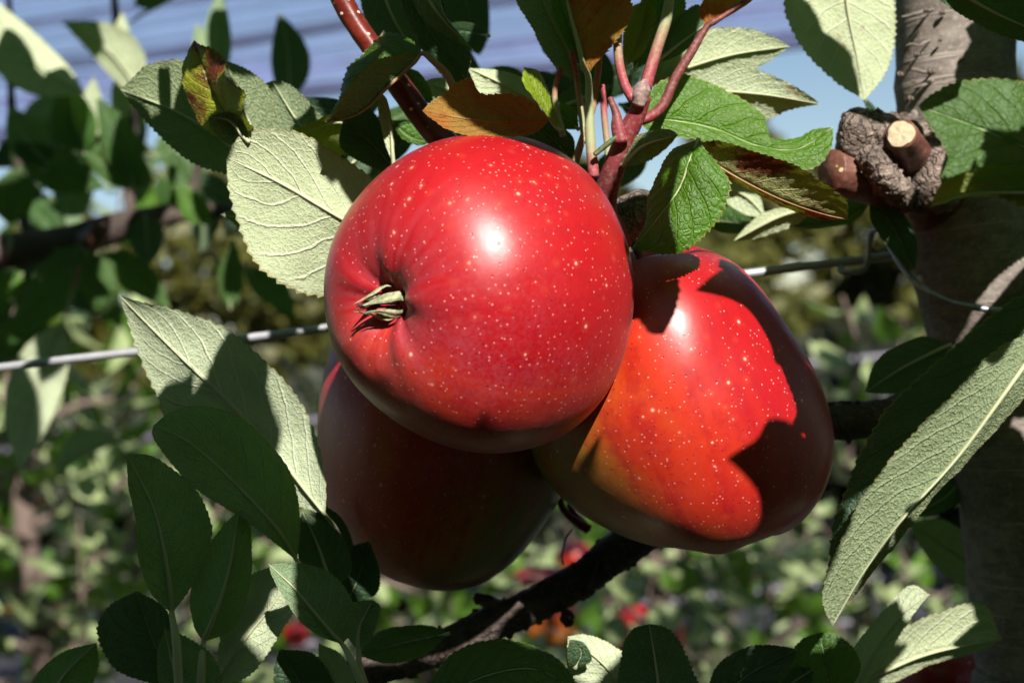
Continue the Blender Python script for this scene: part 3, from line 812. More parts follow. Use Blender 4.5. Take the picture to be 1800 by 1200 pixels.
L(T, .372, [(1228, 245, 4), (1212, 280), (1192, 334), (1146, 395), (1110, 438)], [(1186, 262), (1166, 286), (1140, 343), (1136, 390)], [(1240, 262), (1283, 318), (1281, 345), (1269, 379), (1250, 403), (1215, 435), (1178, 448)], 't', M_GLOSS, dA=6, dB=-3, bulge=.10, ns=9, label='rounded green leaf between the two lit apples')
L(T, .392, [(1092, 292), (1132, 256), (1192, 238)], [(1108, 246), (1150, 228), (1180, 228)], [(1132, 288), (1167, 266)], 'u', M_WOOL, dB=4, nu=81)
L(T, .455, [(1435, 364), (1370, 381), (1290, 423)], [(1392, 362), (1342, 374), (1310, 400)], [(1402, 395), (1352, 413), (1312, 424)], 'u', M_PALE, dB=4)
L(T, .462, [(1252, 318), (1310, 345), (1346, 382)], [(1290, 312), (1332, 338)], [(1272, 352), (1310, 377)], 'u', M_PALE)
L(T, .465, [(1385, 396), (1470, 384), (1535, 350)], [(1420, 372), (1490, 352)], [(1430, 402), (1500, 390)], 't', M_LEAF)
L(T, .448, [(1528, 340), (1572, 402), (1608, 478)], [(1532, 392), (1575, 452)], [(1578, 362), (1612, 425)], 't', M_DARK)
L(T, .452, [(1672, 605), (1590, 645), (1521, 689)], [(1622, 590), (1570, 611), (1535, 640)], [(1645, 662), (1590, 687), (1550, 692)], 'u', M_DARK, dA=3)
L(T, .505, [(1745, 1015), (1662, 962), (1597, 917)], [(1712, 950), (1662, 914), (1626, 914)], [(1702, 1032), (1650, 1000), (1615, 956)], 'u', M_PALE, dA=-3)
L(T, .480, [(1715, 815), (1662, 872), (1600, 906)], [(1672, 832), (1625, 872)], [(1700, 870), (1645, 905)], 'u', M_DARK)
# top
L(T, .360, [(966, 212), (860, 214), (742, 195)], [(945, 188), (902, 164), (846, 163), (828, 137), (802, 145), (780, 165), (757, 180)], [(932, 236), (850, 241), (790, 228), (756, 206)], 'u', M_BROWN, dA=3, dB=-2, tooth=.05, teeth=22, label='orange-brown autumn leaf lying on top of the front apple', rib=False)
L(T, .386, [(742, 94, 3), (682, 152), (645, 190), (610, 208), (572, 214)], [(702, 97), (666, 104), (640, 126), (612, 156), (586, 198)], [(720, 70), (676, 60), (640, 94), (610, 118), (600, 150), (596, 178)], 'u', M_LEAF, dA=-4, dB=13, bulge=.10,
  pet=[(742, 94, 3), (762, 108), (785, 130), (797, 155)], pmat=M_TAN, label='dark folded leaf crossing the red shoot')
L(T, .412, [(705, 310), (652, 252), (602, 212)], [(660, 200), (622, 184)], [(665, 300), (600, 262)], 't', M_DARK)
L(T, .402, [(692, 290), (686, 220), (671, 163)], [(676, 250), (664, 190)], [(692, 235), (682, 180)], 'u', M_PALE, nu=81)
L(T, .424, [(686, 212), (720, 241), (757, 251)], [(722, 212), (748, 234)], [(702, 240), (734, 256)], 't', M_GLOSS, nu=81)
L(T, .416, [(710, 118), (736, 152), (762, 184)], [(738, 128), (758, 160)], [(712, 145), (735, 175)], 't', M_GLOSS, nu=81)
L(T, .436, [(812, 172), (768, 152), (738, 150)], [(790, 140), (758, 138)], [(790, 175), (755, 168)], 'u', M_PALE, nu=81)
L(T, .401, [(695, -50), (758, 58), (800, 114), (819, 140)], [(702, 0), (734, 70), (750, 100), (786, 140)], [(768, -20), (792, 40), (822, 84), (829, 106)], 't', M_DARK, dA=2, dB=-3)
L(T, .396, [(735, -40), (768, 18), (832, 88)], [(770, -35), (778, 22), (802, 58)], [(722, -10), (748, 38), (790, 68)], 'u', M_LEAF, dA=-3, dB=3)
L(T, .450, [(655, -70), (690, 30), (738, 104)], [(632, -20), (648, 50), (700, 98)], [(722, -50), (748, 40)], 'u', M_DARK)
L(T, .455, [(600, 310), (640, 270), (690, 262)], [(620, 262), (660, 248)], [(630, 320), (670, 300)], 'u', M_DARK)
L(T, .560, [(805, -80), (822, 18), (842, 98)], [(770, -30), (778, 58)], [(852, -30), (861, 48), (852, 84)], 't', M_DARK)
L(T, .412, [(1013, 146), (1000, 97), (974, 48), (945, -15), (925, -60)], [(1009, 141), (983, 127), (953, 86), (936, 50), (909, 5), (905, -35)], [(1018, 110), (1003, 50), (982, 0), (955, -50)], 'u', M_WOOL, dA=-3, dB=4, puck=.0006,
  pet=[(1013, 146), (1021, 182), (1028, 240)])
L(T, .408, [(1024, 122), (1006, 60), (986, 0), (968, -40)], [(1002, 92), (977, 40), (966, -10)], [(1028, 92), (1025, 40), (1008, -22)], 't', M_GLOSS)
L(T, .393, [(1034, 136), (1021, 80), (1001, 10), (988, -60)], [(1018, 92), (998, 22), (982, -38)], [(1046, 112), (1084, 72), (1111, 30), (1110, 0), (1098, -40)], 'u', M_BROWN, dA=3, dB=-3, pet=[(1034, 136), (1036, 200), (1038, 250), (1044, 310)], pr=.0013, label='brown translucent leaf above the apple with a stout reddish stalk')
L(T, .395, [(1112, 172), (1102, 150), (1090, 105), (1088, 55), (1098, -20), (1112, -100, 20), (1120, -190, 40)], [(1100, 130), (1082, 60), (1070, -60, 10), (1060, -130, 20)], [(1108, 130), (1095, 60), (1130, -60, 10), (1150, -130, 20)], 't', M_LEAF, nu=61, rib=False) if False else None
autoleaf(T, (1099, -30), (1130, -230), 50, 50, .395, face='u', mat=M_LEAF, dt=60, pet=[(1099, -30), (1087, 45), (1087, 100), (1097, 146), (1113, 176)], pr=.0012)
autoleaf(T, (1180, -30), (1230, -240), 50, 50, .394, face='u', mat=M_LEAF, dt=60, pet=[(1180, -30), (1172, 30), (1155, 84), (1141, 130), (1134, 156)], pr=.0015)
L(T, .396, [(1242, 48), (1292, 15), (1352, -32)], [(1228, 18), (1262, -22)], [(1268, 36), (1322, 2)], 'u', M_BROWN, pet=[(1242, 48), (1215, 92), (1186, 140), (1166, 184), (1142, 206), (1112, 214)], pr=.0013, pmat=M_REDSTALK)
L(T, .422, [(1115, 125), (1150, 42), (1192, -35)], [(1105, 60), (1140, -20)], [(1165, 90), (1205, 20)], 't', M_LEAF)
L(T, .420, [(1150, 112), (1202, 72), (1250, 36)], [(1163, 62), (1222, 8)], [(1192, 98), (1238, 62)], 'u', M_DARK)
L(T, .416, [(1098, 118), (1120, 72), (1140, 0)], [(1094, 82), (1102, 20)], [(1132, 92), (1154, 30)], 't', M_LIME)
L(T, .424, [(962, 192), (890, 152), (822, 120)], [(922, 138), (870, 122)], [(902, 172), (848, 168)], 'u', M_PALE, dA=2)
L(T, .402, [(986, 230), (952, 182), (922, 118)], [(930, 166), (917, 140)], [(978, 192), (948, 130)], 't', M_LIME, dA=-5, dB=5)
L(T, .407, [(1018, 228), (986, 202), (956, 176)], [(1012, 196), (984, 178)], [(988, 226), (965, 205)], 't', M_GLOSS, nu=81)
L(T, .409, [(1008, 288), (975, 247), (938, 218)], [(1008, 242), (970, 214)], [(975, 274), (944, 252)], 't', M_DARK)
# deeper leaves filling behind the spur and the apple tops
fill = random.Random(11)
for i in range(26):
    x, y = fill.uniform(800, 1180), fill.uniform(60, 300)
    if i > 18: x, y = fill.uniform(620, 780), fill.uniform(180, 330)
    a = fill.uniform(0, 6.28); ln = fill.uniform(90, 150)
    autoleaf(T, (x, y), (x + ln * math.cos(a), y + ln * math.sin(a) * .8), ln * fill.uniform(.16, .3), ln * fill.uniform(.16, .3), fill.uniform(.44, .52), bend=fill.uniform(-12, 12),
             face=fill.choice('ttu'), mat=fill.choice([M_DARK, M_LEAF, M_DARK]), dt=fill.uniform(-10, 20), nu=61, ns=4)
for i in range(9):
    x, y = fill.uniform(1190, 1330), fill.uniform(250, 400)
    a = fill.uniform(0, 6.28); ln = fill.uniform(70, 120)
    if x + ln * math.cos(a) > 1330: a = math.pi - a
    autoleaf(T, (x, y), (x + ln * math.cos(a), y + ln * math.sin(a) * .6), ln * .2, ln * .25, fill.uniform(.46, .50), face=fill.choice('tu'), mat=fill.choice([M_DARK, M_LEAF]), dt=10, nu=61, ns=4)

# ------------------------------------------------------------------ the three apples
PROF = [(0, -.725), (.05, -.73), (.10, -.758), (.16, -.808), (.24, -.853), (.36, -.870), (.52, -.83), (.70, -.715), (.855, -.52), (.955, -.25), (1.0, .04), (.985, .34), (.89, .62), (.72, .80), (.50, .875), (.32, .84), (.18, .70), (.08, .55), (0, .50)]
def fourier_fit(ang, rho, k=6):
    cols = [np.ones_like(ang)]
    for i in range(1, k + 1): cols += [np.cos(i * ang), np.sin(i * ang)]
    Am = np.stack(cols, 1)
    w = np.linalg.solve(Am.T @ Am + 1e-3 * np.eye(Am.shape[1]), Am.T @ rho)
    return lambda a: sum((w[0] if i == 0 else 0) for i in (0,)) + sum(w[2 * i - 1] * np.cos(i * a) + w[2 * i] * np.sin(i * a) for i in range(1, k + 1))

def apple(cx, cy, d, rpx, caly, trace, label, ripe_dir, ripe_off, ribs=.05, seed=1, group=None, rows=150, colsn=200):
    C = P(cx, cy, d)
    Rm = rpx * d / 2500
    k = caly[0] * RX + caly[1] * UP - caly[2] * FW
    k = k / np.linalg.norm(k)
    zax = -k
    xa = unit(np.cross(zax, [.3, .2, .9])); ya = np.cross(zax, xa)
    pr_ = cr(np.array([(a, b, 0) for a, b in PROF]), rows)[:, :2]
    pr_[0, 0] = pr_[-1, 0] = 0
    ph = np.linspace(0, 2 * math.pi, colsn, endpoint=False)
    r, z = pr_[:, 0][:, None], pr_[:, 1][:, None]
    t = np.linspace(0, 1, rows)[:, None]
    near = np.exp(-(t / .135) ** 2)
    lob = np.cos(5 * ph + .6)[None, :] + .35 * np.cos(10 * ph + 1)[None, :] + .3 * np.cos(2 * ph + seed)[None, :]
    zz = z - ribs * 1.15 * near * lob * np.clip(r / .22, 0, 1) + 0 * ph[None, :]
    rr = r * (1 + ribs * .35 * near * lob + .012 * np.cos(5 * ph + .6)[None, :] + .01 * np.cos(3 * ph + seed)[None, :])
    Q = (rr * np.cos(ph))[..., None] * xa + (rr * np.sin(ph))[..., None] * ya + zz[..., None] * zax
    Q = Q.reshape(-1, 3) * Rm
    if trace is not None:
        vd = unit(C - CAM)
        e1 = unit(RX - vd * (RX @ vd)); e2 = np.cross(e1, vd) * -1
        if e2 @ UP < 0: e2 = -e2
        tx = np.array([q[0] - cx for q in trace], float); ty = np.array([cy - q[1] for q in trace], float)
        ta, tr = np.arctan2(ty, tx), np.hypot(tx, ty)
        n = 240
        o_ = np.argsort(ta)
        ga = np.linspace(-math.pi, math.pi, n, endpoint=False)
        gt = np.interp(ga, ta[o_], tr[o_], period=2 * math.pi)
        for it in range(3):
            px, py, dd = to_px_arr(C + Q)
            a_, rho = np.arctan2(cy - py, px - cx), np.hypot(px - cx, py - cy)
            bi = ((a_ + math.pi) / (2 * math.pi) * 72).astype(int) % 72
            mx = np.zeros(72); np.maximum.at(mx, bi, rho)
            ba = (np.arange(72) + .5) / 72 * 2 * math.pi - math.pi
            g = np.interp(ba, ga, gt, period=2 * math.pi) / np.maximum(mx, 1)
            ff = fourier_fit(ba, g, 5)
            x_, y_ = Q @ e1, Q @ e2
            sc = ff(np.arctan2(y_, x_))
            Q = Q + (e1[None, :] * x_[:, None] + e2[None, :] * y_[:, None]) * (sc - 1)[:, None]
    V = np.vstack([Q])
    i, j = np.meshgrid(np.arange(rows - 1), np.arange(colsn), indexing='ij')
    jn = (j + 1) % colsn
    F = np.stack([(i * colsn + j).ravel(), ((i + 1) * colsn + j).ravel(), ((i + 1) * colsn + jn).ravel(), (i * colsn + jn).ravel()], 1)
    fn = np.cross(V[F[5000, 1]] - V[F[5000, 0]], V[F[5000, 3]] - V[F[5000, 0]])
    if fn @ V[F[5000, 0]] < 0: F = F[:, ::-1]
    nd = unit(V)
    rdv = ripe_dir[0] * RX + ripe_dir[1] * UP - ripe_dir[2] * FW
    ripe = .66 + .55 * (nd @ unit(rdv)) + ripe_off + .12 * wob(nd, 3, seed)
    tt = np.repeat(t[:, 0], colsn)
    lowf = (1.0 if seed == 2 else 0.3) * np.clip(-(nd @ UP) * .9 + .35 + .35 * wob(nd, 4, seed + 3), 0, 1)
    at = {'ripe': ripe, 'calyx': np.exp(-(tt / .17) ** 2), 'dense': np.clip(1.2 - tt * 1.7, 0, 1), 'bloom': lowf,
          'axis': np.stack([np.cos(np.tile(ph, rows)), np.sin(np.tile(ph, rows)), tt], 1)}
    o = obj('apple', V + C, F, M_APPLE, None, origin=C, attrs=at)
    tag(o, label, 'apple', group)
    cp = C + Q[:colsn].mean(0)
    sp = C + Q[-colsn:].mean(0)
    return o, C, cp, sp, k
def to_px_arr(p):
    q = p - CAM
    d = q @ FW
    return 900 + 2500 * (q @ RX) / d, 600 - 2500 * (q @ UP) / d, d

TR_F = [(570, 480), (572, 550), (590, 620), (625, 680), (680, 730), (740, 765), (800, 790), (870, 797), (930, 790), (990, 765), (1040, 725), (1080, 670), (1105, 600), (1114, 520), (1110, 460), (1098, 410), (1075, 360), (1040, 310), (1000, 275), (950, 250), (890, 235), (840, 234), (780, 243), (720, 268), (670, 305), (625, 350), (590, 410)]
TR_R = [(1110, 440), (1050, 480), (990, 560), (945, 660), (925, 740), (930, 800), (975, 860), (1020, 903), (1080, 935), (1150, 960), (1215, 970), (1280, 967), (1340, 955), (1400, 925), (1440, 880), (1465, 820), (1471, 770), (1460, 710), (1430, 650), (1390, 580), (1340, 510), (1290, 460), (1240, 431), (1170, 430)]
TR_L = [(580, 610), (620, 560), (700, 530), (800, 530), (900, 570), (970, 650), (1005, 760), (985, 870), (970, 900), (930, 960), (880, 1008), (830, 1030), (770, 1040), (700, 1025), (660, 1000), (620, 960), (590, 920), (572, 880), (560, 820), (557, 740), (565, 680)]
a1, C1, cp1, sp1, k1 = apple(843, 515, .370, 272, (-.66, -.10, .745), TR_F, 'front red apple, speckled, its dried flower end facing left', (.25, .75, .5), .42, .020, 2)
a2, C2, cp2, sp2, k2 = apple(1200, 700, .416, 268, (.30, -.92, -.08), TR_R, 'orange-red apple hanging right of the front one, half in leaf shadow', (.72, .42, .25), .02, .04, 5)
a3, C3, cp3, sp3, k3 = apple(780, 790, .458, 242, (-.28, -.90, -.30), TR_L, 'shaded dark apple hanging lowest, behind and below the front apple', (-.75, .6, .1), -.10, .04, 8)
M_STEM = M_BRANCH
for o_, sp_, tgt in ((a1, sp1, P(1075, 345, .402)), (a2, sp2, P(1095, 395, .424)), (a3, sp3, P(1030, 440, .452))):
    m_ = (sp_ + tgt) / 2 + UP * .004
    v, f = tube([sp_, m_, tgt], [.0014, .0012, .0018], 24, 10, .0001, 500, 2)
    obj('stem', v, f, M_STEM, o_)
# the dried sepals of the front apple, closed to a beak
lft = unit(-RX * .95 - UP * .10)
ex = unit(np.cross(k1, UP)); ey = np.cross(ex, k1) * -1
if ey @ UP < 0: ey = -ey
if ex @ RX > 0: ex = -ex
base_c = cp1 + k1 * .0006
for i, a in enumerate((0.35, 1.45, 2.7, 3.9, 5.1)):
    rad_ = ex * math.cos(a) + ey * math.sin(a)
    tan_ = -ex * math.sin(a) + ey * math.cos(a)
    b0 = base_c + rad_ * .0036 - k1 * .0008
    tip = base_c + k1 * (.0056 + .0007 * (i % 3)) + lft * (.0048 + .0012 * math.sin(i * 2.1)) + rad_ * .0009 - UP * (.0003 + .0008 * (i == 3))
    m1 = base_c + rad_ * .0042 + k1 * .0024 + lft * .0008
    m2 = base_c + rad_ * .0026 + k1 * .0044 + lft * .0026
    Mr = cr([b0, m1, m2, tip], 30)
    uu = np.linspace(0, 1, 30)
    ww = (.0017 * (1 - uu) ** .7 * (1 + .15 * np.sin(uu * 11 + i)))[:, None]
    V, F, at, NA = blade(Mr, Mr + tan_ * ww + rad_ * ww * -.25, Mr - tan_ * ww - rad_ * ww * .25, 't', 6, .0002, .2, 0, 4, .0, i, top_dir=rad_ + k1)
    obj('sepal', V, F, M_SEPAL, a1, attrs=at)
for i in range(9):      # withered stamens
    a = i * .7
    b0 = base_c + (ex * math.cos(a) + ey * math.sin(a)) * .0012
    tp = base_c + k1 * (.0062 + .001 * math.sin(i)) + lft * (.004 + .0012 * math.cos(i * 1.7)) + ey * .0008 * math.sin(i * 3)
    v, f = tube([b0, (b0 + tp) / 2 + k1 * .001, tp], [.0002, .00018, .0002], 10, 5)
    obj('stamen', v, f, M_BRANCH, a1)
apple(1690, 1290, .505, 140, (.3, -.8, -.4), None, 'dark red apple cut off by the bottom edge, in shade beside the trunk foot', (0, .5, .5), .45, .03, 4, rows=70, colsn=90)

# ------------------------------------------------------------------ wire and clip
wp = [(-400, 700, 30), (-50, 652, 22), (280, 613, 14), (570, 577, 8), (950, 530), (1320, 480), (1570, 450, -2), (1640, 441, 3), (1800, 424, 24), (2300, 360, 60)]
p = pp(wp, .490)
v, f = tube(p, [.00155] * len(p), 260, 14, .00004, 700, 3)
tag(obj('trellis_wire', v, f, M_WIRE, None), 'grey trellis wire running behind the apples to the trunk', 'wire')
cl = [(1482, 463, -1), (1478, 475, -5), (1496, 478, -7), (1517, 474, -7), (1525, 455, -7), (1528, 425, -8), (1534, 406, -10), (1547, 404, -14), (1560, 425, -22), (1585, 468, -34), (1620, 505, -42), (1668, 530, -45), (1720, 541, -47), (1765, 546, -46), (1850, 540, -34)]
p = pp(cl, .490)
v, f = tube(p, [.00105] * len(p), 150, 12, .00002, 900, 5)
tag(obj('wire_clip', v, f, M_CLIP, None), 'bent grey wire clip hooked over the trellis wire and round the trunk', 'clip')

# ------------------------------------------------------------------ mesh of the unseen leaves added above the frame to cast shade
def std_leaf_mesh(seed, mat, ln=.078, w=.021, nu=49, ns=4, curl=.012, teeth=26):
    u = np.linspace(0, 1, nu)
    Mr = np.stack([u * ln, u * 0, -curl * 4 * (u - .5) ** 2 + curl], 1)
    pr_ = wprof(u)[:, None]
    A = Mr + np.array([0, 1, .10]) * pr_ * w
    B = Mr + np.array([0, -1, .10]) * pr_ * w
    V, F, at, NA = blade(Mr, A, B, 't', teeth, .0004, .05, .08, ns, .05, seed, top_dir=np.array([0, 0, 1]))
    return mesh('leaf', V, F, mat, at)
STD = [std_leaf_mesh(100 + i, M_LEAF, .078, .020 + .002 * (i % 3)) for i in range(5)]

# ------------------------------------------------------------------ the middle-distance tree on the left
T2 = tag(empty('apple_tree', P(-700, 600, 1.05) * np.array([1, 1, 0])), 'out-of-focus apple tree whose dark leafy limb crosses the upper left', 'tree', 'apple trees of the orchard')
p0 = P(-700, 600, 1.05)
v, f = tube([np.array([p0[0], 1.05, -.02]), np.array([p0[0] + .02, 1.06, .8]), np.array([p0[0] + .01, 1.05, 1.6]), np.array([p0[0] - .02, 1.05, 2.4])], [.034, .027, .022, .012], 60, 20, .0015, 60, 3)
obj('trunk', v, f, M_BARK, T2, origin=np.array([p0[0], 1.05, 0]))
lb = stick(T2, 'branch', .98, [(-690, 560, 60), (-300, 470, 30), (-40, 448), (100, 428), (190, 404), (260, 384), (340, 372), (400, 372), (470, 392), (560, 430)], [.015, .0135, .0125, .0115, .0110, .0085, .0062, .0050, .0042, .003], M_BRANCH, 120, 20, .0009, 180)
stick(lb, 'cut_stub', .955, [(150, 425, 10), (165, 418, -5), (178, 398, -14)], [.0075, .0078, .0062], M_STUB, 24, 16, .0006, 300)
stick(lb, 'shoot', .98, [(232, 392), (228, 330), (235, 250), (222, 140), (205, 40), (196, -60)], [.0042, .0038, .0034, .0032, .0028, .0024], M_BRANCH, 60, 12, .0003, 300)
stick(lb, 'shoot', .96, [(330, 372), (345, 300), (352, 180), (380, 60), (390, -60)], [.003, .0028, .0025, .0022, .002], M_BRANCH, 60, 12, .0003, 300)
stick(lb, 'shoot', 1.0, [(60, 436), (40, 380), (35, 300), (20, 180), (20, 60), (10, -60)], [.004, .0035, .003, .003, .002, .002], M_BRANCH, 60, 12, .0003, 300)
stick(lb, 'stalk_stub', .94, [(5, 462), (14, 440), (18, 425), (15, 415)], [.002, .002, .0015, .001], M_STALK, 20, 10)
def ML(d, base, tip, wa, wb, face, mat, bend=0, dt=0, **kw):
    return autoleaf(T2, base, tip, wa, wb, d, bend, face, mat, dt, nu=73, ns=5, **kw)
ML(.86, (150, 165), (-40, -30), 62, 40, 'u', M_PALE, 26, 10, dA=-4, dB=8)
ML(.90, (250, 175), (108, 38), 30, 52, 'u', M_PALE, -20, 0, dA=6, dB=-4)
ML(.92, (205, 150), (215, 20), 20, 24, 'u', M_PALE, 0, 10)
ML(.88, (150, 272), (118, 140), 42, 44, 't', M_LEAF, 8, 5, dB=-8)
ML(.89, (105, 262), (165, 135), 20, 44, 'u', M_PALE, -10)
ML(.90, (90, 290), (15, 185), 36, 40, 'u', M_LEAF, 10)
ML(.88, (270, 320), (140, 250), 30, 46, 't', M_LEAF, 12)
ML(.87, (235, 335), (170, 170), 36, 34, 't', M_LEAF, -10)
ML(.93, (215, 225), (225, 95), 20, 22, 'u', M_PALE, 6)
ML(.86, (15, 395), (40, 290), 42, 40, 't', M_LEAF, 5)
ML(.90, (130, 340), (20, 250), 40, 30, 't', M_LEAF, -12)
ML(.85, (70, 300), (185, 330), 30, 34, 't', M_LEAF, 6)
ML(.82, (388, 140), (388, -20), 24, 28, 'u', M_LEAF, 8, 10)
ML(.83, (365, 120), (345, 40), 18, 20, 'u', M_LEAF, 0, 10)
ML(.80, (505, 180), (490, 22), 34, 40, 'u', M_DARK, -10, 10)
ML(.84, (470, 165), (540, 205), 30, 26, 't', M_LEAF)
ML(.95, (145, 425), (8, 595), 40, 48, 't', M_LEAF, 14, -20)
ML(.93, (150, 440), (215, 575), 36, 30, 't', M_LEAF, -8)
ML(.94, (170, 445), (300, 545), 30, 36, 't', M_LEAF, 14)
ML(.86, (112, 562), (34, 832), 48, 56, 'u', M_PALE, -12, -20, dA=8, dB=-8, pet=[(112, 562), (125, 520), (140, 470)])
ML(1.15, (95, 835), (230, 772), 34, 18, 'u', M_PALE, 22)
ML(.98, (372, 440), (388, 545), 8, 12, 'u', M_PALE, 12)
ML(.92, (405, 545), (412, 420), 22, 26, 't', M_LEAF, 4)
ML(.92, (255, 375), (262, 468), 34, 34, 'u', M_DARK, 0)
ML(.94, (370, 395), (312, 322), 26, 26, 't', M_GLOSS, 4)
ML(.96, (345, 350), (300, 260), 26, 26, 't', M_LEAF, 4)
ML(.94, (40, 480), (-20, 520), 26, 26, 't', M_GLOSS, 4)
ML(.95, (430, 470), (520, 560), 28, 30, 't', M_LEAF, 8)
ML(.95, (440, 400), (520, 330), 28, 30, 't', M_LEAF, 8)
ML(.97, (120, 440), (180, 470), 16, 16, 't', M_GLOSS, 4)
ML(1.0, (235, 10), (330, -30), 26, 30, 't', M_LEAF, 8)
ML(1.0, (222, 45), (290, 8), 3, 4, 'u', M_PALE, 4)
f2 = random.Random(4)
for i in range(40):
    x, y = f2.uniform(-40, 460), f2.uniform(215, 420)
    if i > 28: x, y = f2.uniform(-40, 130), f2.uniform(420, 560)
    if 105 < x < 200 and 290 < y < 400: continue
    a = f2.uniform(0, 6.28); ln = f2.uniform(110, 170)
    ex_, ey_ = x + ln * math.cos(a), y + ln * math.sin(a) * .8
    if 100 < ex_ < 205 and 290 < ey_ < 405: continue
    ML(f2.uniform(.98, 1.2), (x, y), (ex_, ey_), ln * f2.uniform(.2, .3), ln * f2.uniform(.2, .3), f2.choice('ttu'), f2.choice([M_DARK, M_LEAF, M_LEAF]), f2.uniform(-12, 12), 10)

# ------------------------------------------------------------------ the rows behind
def far_leaf_mesh(seed, mat, ln=.085, w=.026):
    r = random.Random(seed)
    nu, ns = 9, 2
    u = np.linspace(0, 1, nu)
    curl = r.uniform(.004, .016)
    Mr = np.stack([u * ln, .006 * np.sin(u * 3) * r.uniform(-1, 1), -curl * 4 * (u - .5) ** 2 + curl], 1)
    pr_ = wprof(u)[:, None]; up_ = r.uniform(.1, .6)
    V, F, at, NA = blade(Mr, Mr + np.array([0, 1, up_]) * pr_ * w, Mr + np.array([0, -1, up_]) * pr_ * w, 't', 4, 0, .04, .1, ns, 0, seed, top_dir=np.array([0, 0, 1]))
    return mesh('leaf', V, F, mat)
FARL = [far_leaf_mesh(i, M_FAR, .07 + .006 * (i % 5), .019 + .003 * (i % 4)) for i in range(12)]
rr = random.Random(99)
def put_leaf(tree, pos, dirn, sc=1.0):
    dirn = unit(np.asarray(dirn))
    side = unit(np.cross(dirn, [rr.uniform(-.6, .6), rr.uniform(-.6, .6), 1]))
    a = rr.uniform(-.9, .9)
    nrm = np.cross(dirn, side)
    side, nrm = side * math.cos(a) + nrm * math.sin(a), nrm * math.cos(a) - side * math.sin(a)
    o = bpy.data.objects.new('leaf', rr.choice(FARL))
    link(o, tree, pos)
    o.rotation_euler = Matrix(((dirn[0], side[0], nrm[0]), (dirn[1], side[1], nrm[1]), (dirn[2], side[2], nrm[2]))).to_euler()
    o.scale = (sc, sc, sc)
def leafy_shoot(tree, pts, r0, n, sc=1.0):
    pts = np.array(pts)
    v, f = tube(pts, np.linspace(r0, r0 * .35, len(pts)), 16, 7, r0 * .06, 60, 2)
    obj('shoot', v, f, M_FARBARK, tree, origin=pts[0])
    c = cr(pts, 60)
    for i in range(n):
        k = int(6 + 53 * (i + rr.random() * .6) / n); k = min(k, 58)
        t = unit(c[k + 1] - c[k])
        a = i * 2.4 + rr.uniform(-.4, .4)
        e1 = unit(np.cross(t, [.2, .9, .3])); e2 = np.cross(t, e1)
        out = e1 * math.cos(a) + e2 * math.sin(a)
        put_leaf(tree, c[k] + out * .006, t * rr.uniform(.3, 1.1) + out - np.array([0, 0, rr.uniform(0, .5)]), sc * rr.uniform(.7, 1.15))
def row_tree(px, d, label, zlo, zhi, nsh, spread=.45, nleaf=13, trunk_top=None, dens=1.2):
    b = P(px, 600, d); x, y = b[0], b[1]
    t = tag(empty('apple_tree', (x, y, 0)), label, 'tree', 'apple trees of the orchard')
    tt = trunk_top or zhi
    v, f = tube([(x, y, -.02), (x + rr.uniform(-.03, .03), y, tt * .4), (x + rr.uniform(-.03, .03), y, tt * .75), (x, y, tt)], [.035, .028, .02, .008], 30, 12, .002, 40, 5)
    obj('trunk', v, f, M_FARBARK, t, origin=(x, y, 0))
    for i in range(nsh):
        z = zlo + (zhi - zlo) * (i + .5) / nsh
        a = i * 2.4 + rr.uniform(-.5, .5)
        ln = spread * rr.uniform(.6, 1.15) * (1.15 - .5 * i / nsh)
        dx, dy = math.cos(a) * ln, math.sin(a) * ln * .8
        s0 = np.array([x, y, z])
        leafy_shoot(t, [s0, s0 + [dx * .4, dy * .4, .04], s0 + [dx * .8, dy * .8, rr.uniform(-.02, .14)], s0 + [dx, dy, rr.uniform(-.12, .28)]], .008, max(5, int(nleaf * 1.0)), dens)
    return t
row_tree(30, 2.7, 'blurred leafy apple tree filling the lower left edge of the picture', .66, 1.72, 30, .42, 14)
row_tree(300, 3.0, 'blurred low apple tree behind the lower left leaves of the near tree', .60, 1.12, 15, .42, 13, 1.2)
row_tree(700, 3.1, 'blurred low apple tree below the dark hanging apple', .55, 1.06, 15, .42, 13, 1.1)
row_tree(1120, 3.0, 'blurred apple tree behind the lower branch, red fruit beside it', .55, 1.12, 16, .42, 13, 1.1)
t5 = row_tree(1480, 3.2, 'blurred apple tree of thin upright shoots left of the near trunk', .50, .85, 8, .40, 11, .9)
row_tree(1840, 3.1, 'blurred apple tree mostly hidden behind the near trunk', .6, 1.5, 16, .42, 12)
for (x0, y0, x1, y1, d, n_) in ((1330, 1180, 1352, 960, 3.1, 14), (1500, 1060, 1430, 900, 3.2, 12), (1560, 1100, 1490, 980, 3.1, 12), (1500, 690, 1480, 520, 2.3, 9), (1530, 720, 1590, 560, 2.4, 10), (1240, 1170, 1230, 1000, 3.0, 14), (1420, 1190, 1400, 1050, 3.3, 12), (1650, 1120, 1660, 980, 3.3, 10), (1290, 1080, 1260, 930, 3.4, 10), (1390, 1010, 1425, 880, 3.6, 10), (1590, 1000, 1600, 800, 3.4, 12)):
    q0, q1 = P(x0, y0, d), P(x1, y1, d)
    leafy_shoot(t5, [q0 - np.array([0.02, 0, .12]), q0, (q0 + q1) / 2 + np.array([.015, 0, 0]), q1], .006, n_, .95)

